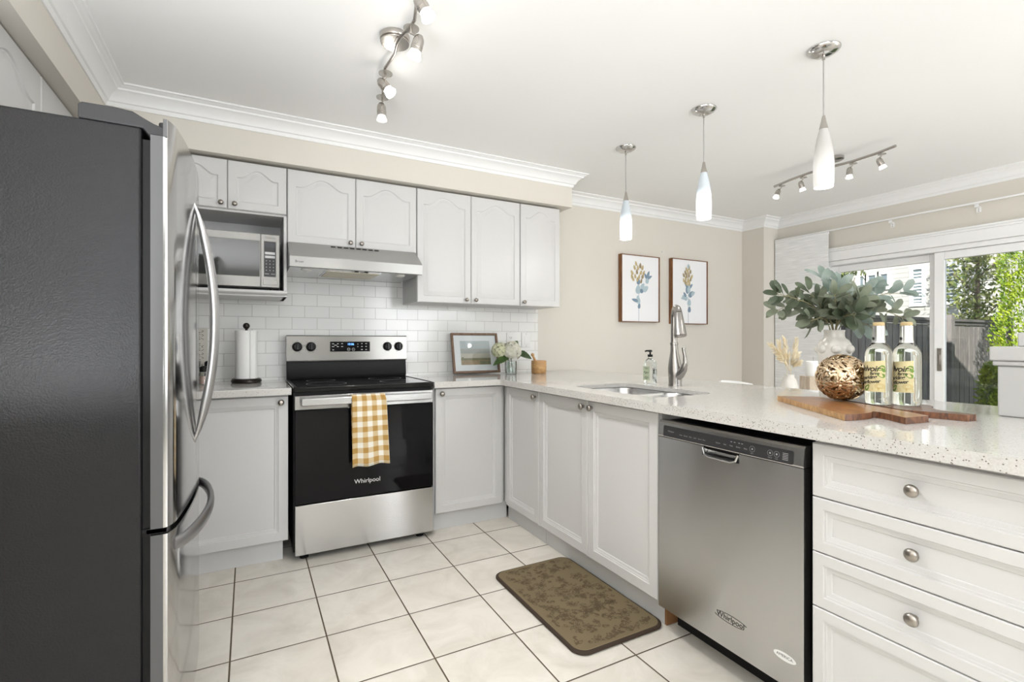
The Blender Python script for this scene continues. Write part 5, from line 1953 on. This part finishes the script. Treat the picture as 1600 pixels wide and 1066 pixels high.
for k in range(150):
    x, y, a = rnd.uniform(RX0 + .03, RX1 - .03), rnd.uniform(RY0 + .03, RY1 - .03), rnd.uniform(0, 6.28)
    outline_leaf(x, y, a, rnd.uniform(.018, .030), rnd.uniform(.009, .014), rnd.random() < .3)
    outline_leaf(x, y, a + rnd.uniform(.7, 1.3), rnd.uniform(.014, .022), rnd.uniform(.007, .011), rnd.random() < .3)
build('pad', tp_, ['rug', 'rug_ink'], t, smooth=False)

# ------------------------------------------------------------------ blind, rod
t = thing('panel_blind', 'white woven panel blind at the left end of the patio door', 'blind', (4.745, 2.93, 0.05))
build('fabric_panel', MB().box(4.744, 2.665, 0.06, 4.748, 3.190, 2.150), 'blind', t)
build('head_rail', MB().box(4.738, 2.660, 2.1505, 4.754, 3.192, 2.172), 'trim', t, bevel=.002)
build('hem_bar', MB().box(4.741, 2.662, 0.045, 4.751, 3.192, 0.0595), 'trim', t)
t = thing('blind_track', 'thin white blind track rod above the patio door', 'track', (4.75, 1.6, 2.18))
build('rod', MB().box(4.735, 0.40, 2.1735, 4.757, 3.19, 2.186), 'trim', t, bevel=.002)
for y in (0.9, 1.612, 2.17, 2.90):
    b_ = MB().box(4.7575, y - .012, 2.150, 4.7995, y + .012, 2.156).box(4.795, y - .014, 2.118, 4.7995, y + .014, 2.150).box(4.7575, y - .012, 2.156, 4.7615, y + .012, 2.184)
    k_ = build('bracket', b_, 'trim', t)
    [build('screw', MB().cyl((4.7935, y, q_), (4.795, y, q_), .0035, n=8), 'nickel_d', k_) for q_ in (2.126, 2.14)]

# ------------------------------------------------------------------ dining table and what stands on it
tx, ty = 3.44, 1.90
t = thing('dining_table', 'round white dining table beyond the peninsula', 'table', (tx, ty, 0))
build('tabletop', MB().lathe([(.0005, .722), (.50, .722), (.508, .728), (.508, .744), (.50, .75), (.0005, .75)], (tx, ty, 0), n=56), 'white', t, sharp=40)
build('pedestal', MB().lathe([(.25, .0005), (.25, .015), (.06, .04), (.045, .10), (.045, .66), (.12, .7215), (.0005, .7217)], (tx, ty, 0), n=36), 'white', t)
cxr, cyr = 3.165, 2.25
t = thing('dining_chair', 'white rounded dining chair whose back just shows behind the countertop', 'chair', (cxr, cyr, 0), radians(-60))
Wc = wm(t)


def cw(p):
    return Wc @ Vector(p)


st_ = MB()
st_.loops([[cw((.21 * cos(2 * pi * j / 28) * s_, .21 * sin(2 * pi * j / 28) * s_, z)) for j in range(28)] for s_, z in ((.9, .435), (1, .442), (1, .455), (.95, .46))])
build('seat', st_, 'white', t)
bk = []
for ph in range(2):
    r0 = .212 + .014 * ph
    lp = []
    for k in range(13):
        a = radians(180 + (-75 + 150 * k / 12))
        h = .803 + .065 * cos(radians(-75 + 150 * k / 12)) ** .5
        lp.append((a, h))
    bk.append((r0, lp))
vs, fs = [], []
for (r0, lp) in bk:
    for a, h in lp:
        for q in (0, .5, 1):
            vs.append(cw((r0 * (1 + .16 * q) * cos(a), r0 * (1 + .16 * q) * sin(a), .462 + (h - .462) * q)))
n_ = 13
for ph in range(2):
    for k in range(n_ - 1):
        for q in range(2):
            a = ph * n_ * 3 + k * 3 + q
            f_ = (a, a + 3, a + 4, a + 1)
            fs.append(f_ if ph else tuple(reversed(f_)))
for k in range(n_ - 1):
    for q in (0, 2):
        a, b = k * 3 + q, n_ * 3 + k * 3 + q
        fs.append((a, a + 3, b + 3, b))
for k in (0, n_ - 1):
    for q in range(2):
        a, b = k * 3 + q, n_ * 3 + k * 3 + q
        fs.append((a, a + 1, b + 1, b))
build('backrest', MB().add(vs, fs), 'white', t)
for sx2 in (-1, 1):
    for sy2 in (-1, 1):
        build('leg', MB().tube([cw((.13 * sx2, .13 * sy2, .4345)), cw((.19 * sx2, .19 * sy2, .0005))], [.014, .010], 12), 'bamboo', t)

px2, py2 = 3.255, 2.085
t = thing('pampas_vase', 'small white vase holding cream pampas plumes on the dining table', 'vase', (px2, py2, .7505))
build('body', MB().lathe([(.0005, 0), (.04, 0), (.055, .03), (.06, .08), (.045, .14), (.03, .165), (.032, .18), (.028, .18), (.026, .165), (.04, .14), (.05, .08), (.0005, .02)], (px2, py2, .7505), n=32), 'ceramic', t, sharp=60)


def plume(tip, base, L, label, seed):
    rnd = random.Random(seed)
    base, tip = Vector(base), Vector(tip)
    t = thing('pampas_plume', label, 'pampas plume', base, 0, 'cream pampas plumes')
    mid = Vector((base.x, base.y, .95))
    build('stalk', MB().tube([base, mid, tip], [.0022, .002, .001], 6), 'pampas', t)
    mb = MB()
    for k in range(60):
        q = .30 + .70 * k / 60
        p = mid.lerp(tip, q * 1.0)
        ax = (tip - mid).normalized()
        sd = Matrix.Rotation(rnd.uniform(0, 6.28), 3, ax) @ ax.orthogonal().normalized()
        mb.leaf(p, ax * 1.0 + sd * .75, UP + sd, .05 * (1.15 - .5 * q), .009, 0, curl=.25, seg=3)
    build('plume', mb, 'pampas', t, sharp=80)


R2 = RGT
for i, (a, h, lab) in enumerate(((-.135, 1.135, 'pampas plume bending furthest left over the dining table'), (-.07, 1.155, 'pampas plume second from the left in the small vase'), (-.02, 1.175, 'pampas plume standing upright at the middle'), (.035, 1.165, 'pampas plume just right of the upright one'), (.055, 1.08, 'lower pampas plume leaning right towards the candle'), (-.03, 1.06, 'short pampas plume low at the front'), (.05, 1.02, 'lowest pampas plume hanging right beside the candle'))):
    tipp = Vector((px2, py2, 0)) + R2 * a + FWD * (.02 * ((i % 3) - 1)) + UP * h
    plume(tipp, (px2 + .012 * cos(i * 2.1), py2 + .012 * sin(i * 2.1), .80), .2, lab, 70 + i)

bx2, by2 = 3.435, 2.030
t = thing('woven_box', 'small light brown box on the dining table beside the pampas', 'box', (bx2, by2, .7505), radians(-28))
Wb = wm(t)
bb = MB()
bb.add([Wb @ Vector((x, y, z)) for z in (0, .165) for x, y in ((-.06, -.06), (.06, -.06), (.06, .06), (-.06, .06))], [(0, 3, 2, 1), (4, 5, 6, 7), (0, 1, 5, 4), (1, 2, 6, 5), (2, 3, 7, 6), (3, 0, 4, 7)])
M['box'] = wood_mat('whitewashed_wood', (0.42, 0.33, 0.24), (0.62, 0.54, 0.44), 7, (6, 6, 1), 0.7, 1.0)
build('body', bb, 'box', t, bevel=.003)
build('clasp', MB().add([Wb @ Vector((x, y, z)) for y in (-.0602, -.064) for x, z in ((-.012, .12), (.012, .12), (.012, .15), (-.012, .15))], [(0, 1, 2, 3), (4, 7, 6, 5), (0, 4, 5, 1), (1, 5, 6, 2), (2, 6, 7, 3), (3, 7, 4, 0)]), 'nickel', t)
t = thing('candle', 'white pillar candle standing on the light brown box', 'candle', (bx2, by2, .916))
build('wax', MB().lathe([(.0005, .916), (.044, .916), (.046, .918), (.046, 1.012), (.042, 1.018), (.030, 1.021), (.0005, 1.019)], (bx2, by2, 0), n=30), 'white', t)
build('wick', MB().cyl((bx2, by2, 1.0185), (bx2 + .001, by2, 1.05), .0015, n=6), 'cord', t)

# ------------------------------------------------------------------ outside: ground, fence, house, trees
GZ = -0.42
struct('ground', MB().box(4.97, -6, GZ - .2, 24, 16, GZ), 'lawn')
t = thing('garden_fence', 'grey wooden board fence along the side of the yard', 'fence', (7.2, 3.08, GZ))
bm2 = MB()
x = 5.02
rnd = random.Random(2)
while x < 9.9:
    w_ = .128
    bm2.box(x, 3.06 + rnd.uniform(0, .004), GZ + .03, x + w_, 3.078, 1.372)
    bm2.box(x + w_ - .01, 3.082, GZ + .03, x + w_ + .03, 3.096, 1.372)
    x += w_ + .018
build('boards', bm2, 'fence', t, smooth=False)
build('cap_rail', MB().box(5.0, 3.020, 1.420, 9.95, 3.125, 1.455).box(5.0, 3.045, 1.375, 9.95, 3.0585, 1.4195), 'fence_d', t)
for xp in (5.6, 8.02, 9.9):
    build('post', MB().box(xp, 2.965, GZ + .001, xp + .09, 3.0195, 1.50), 'fence', t)

t = thing('neighbour_house', 'white clapboard house beyond the garden fence', 'house', (14, 6, GZ))
build('siding_wall', MB().box(14.0, -1.0, GZ, 20.0, 15.0, 6.5), 'siding', t, smooth=False)


def house_win(y0, y1, z0, z1, rows, shut=False):
    """rows: z fractions of the transom bars"""
    f = MB()
    e = .075
    f.box(13.94, y0, z0, 13.999, y0 + e, z1).box(13.94, y1 - e, z0, 13.999, y1, z1).box(13.94, y0 + e, z0, 13.999, y1 - e, z0 + e).box(13.94, y0 + e, z1 - e, 13.999, y1 - e, z1)
    for r_ in rows:
        f.box(13.94, y0 + e, r_ - .04, 13.999, y1 - e, r_ + .04)
    w_ = build('window', f, 'trim', t)
    build('pane', MB().box(13.985, y0 + e, z0 + e, 13.998, y1 - e, z1 - e), 'winglass', w_)
    if shut:
        s_ = MB()
        z = z0 + e + .03
        while z < z1 - e - .02:
            if not any(abs(z - r_) < .06 for r_ in rows):
                s_.box(13.965, y0 + e + .01, z, 13.984, y1 - e - .01, z + .032)
            z += .075
        build('shutter_slats', s_, 'white', w_)


house_win(5.64, 5.97, 1.98, 2.93, [2.60], True)
house_win(4.98, 5.38, 1.98, 2.93, [2.58], True)
for y0, y1 in ((6.92, 7.10), (6.64, 6.90), (6.38, 6.62)):
    house_win(y0 - .03, y1 + .03, 2.44, 2.90, [])
build('eave', MB().box(13.6, -1.2, 6.5, 20.2, 15.2, 6.7), 'roof', t)


def crown_mb(fn, n, L, seed, updir=.3, mats=1, wr=.55):
    rnd = random.Random(seed)
    mb = MB()
    for k in range(n):
        p, nr = fn(rnd)
        d = (Vector((rnd.gauss(0, 1), rnd.gauss(0, 1), rnd.gauss(0, 1))) + nr * 1.2 + UP * updir).normalized()
        mb.leaf(p, d, Vector((rnd.gauss(0, 1), rnd.gauss(0, 1), rnd.gauss(0, 1))), L * rnd.uniform(.7, 1.3), L * wr, 0, curl=.1, seg=2)
    return mb


def blobs(centres):
    def f(rnd):
        c, r = rnd.choice(centres)
        v = Vector((rnd.gauss(0, 1), rnd.gauss(0, 1), rnd.gauss(0, 1))).normalized()
        return Vector(c) + Vector((v.x * r[0], v.y * r[1], v.z * r[2])) * (rnd.random() ** .4), v
    return f


TX, TY = 11.8, 4.0
t = thing('young_tree', 'leafy yellow-green tree behind the garden fence', 'tree', (TX, TY, GZ))
cs_ = []
rnd = random.Random(21)
for k in range(26):
    q = k / 25
    a = k * 2.4
    cs_.append(((TX + (.30 - .05 * q) * cos(a) + .12 * q, TY + (.30 - .05 * q) * sin(a), 1.0 + 2.9 * q), (.30, .30, .30)))
build('crown', crown_mb(blobs(cs_), 3000, .085, 22), 'tree', t, sharp=80)
trk = MB().tube([(TX, TY, GZ), (TX + .02, TY, 1.2), (TX + .05, TY, 2.4), (TX + .1, TY, 3.6)], [.06, .05, .03, .012], 10)
for k in range(9):
    z = .9 + k * .28
    trk.tube([(TX, TY, z), (TX + .4 * cos(k * 2.2), TY + .4 * sin(k * 2.2), z + .4)], [.018, .006], 6)
build('trunk', trk, 'bark', t)

t = thing('small_tree', 'small olive tree top beside the panel blind, beyond the fence', 'tree', (8.6, 4.6, GZ))
cs_ = [((8.45, 4.55, 2.28), (.22, .2, .16)), ((8.80, 4.5, 2.36), (.20, .2, .12)), ((8.35, 4.7, 2.0), (.2, .2, .25)), ((8.55, 4.6, 2.1), (.12, .2, .2))]
build('crown', crown_mb(blobs(cs_), 420, .062, 23), 'tree_d', t, sharp=80)
trk = MB().tube([(8.6, 4.6, GZ), (8.55, 4.6, 1.2), (8.5, 4.58, 2.2)], [.04, .03, .008], 8)
for dx_, dz_ in ((.3, .9), (-.2, .85), (.15, 1.1)):
    trk.tube([(8.55, 4.6, 1.3), (8.55 + dx_, 4.55, 1.3 + dz_)], [.012, .004], 6)
build('trunk', trk, 'bark', t)


def cedar_fn(cx, cy, H, R):
    def f(rnd):
        q = rnd.random() ** 1.25
        a = rnd.uniform(0, 2 * pi)
        lob = 1 + .12 * sin(a * 5 + q * 9) + .10 * sin(q * 31 + a * 2)
        r = R * (1 - q) ** .65 * lob * rnd.uniform(.86, 1.02) + .02
        n_ = Vector((cos(a), sin(a), .4))
        return Vector((cx + r * cos(a), cy + r * sin(a), GZ + .15 + q * H)), n_
    return f


def cedar(x, y, H, R, label, n, seed, L=.05):
    t = thing('cedar_tree', label, 'tree', (x, y, GZ))
    build('crown', crown_mb(cedar_fn(x, y, H, R), n, L, seed, 1.4, wr=.42), 'cedar', t, sharp=80)
    build('trunk', MB().tube([(x, y, GZ), (x, y, GZ + H * .9)], [.05, .01], 8), 'bark', t)


cedar(8.66, 2.28, 4.6, .53, 'tall bright green cedar at the end of the garden fence', 17000, 31)
t = thing('garden_shrub', 'small green shrub at the foot of the cedar by the fence', 'shrub', (8.10, 2.64, GZ))
build('leaves', crown_mb(blobs([((8.10, 2.64, .02), (.09, .12, .38)), ((8.11, 2.64, .48), (.08, .10, .30)), ((8.13, 2.62, .72), (.06, .07, .16))]), 1500, .055, 33), 'cedar', t, sharp=80)
build('stem', MB().tube([(8.10, 2.64, GZ), (8.10, 2.64, .5)], [.02, .008], 8), 'bark', t)
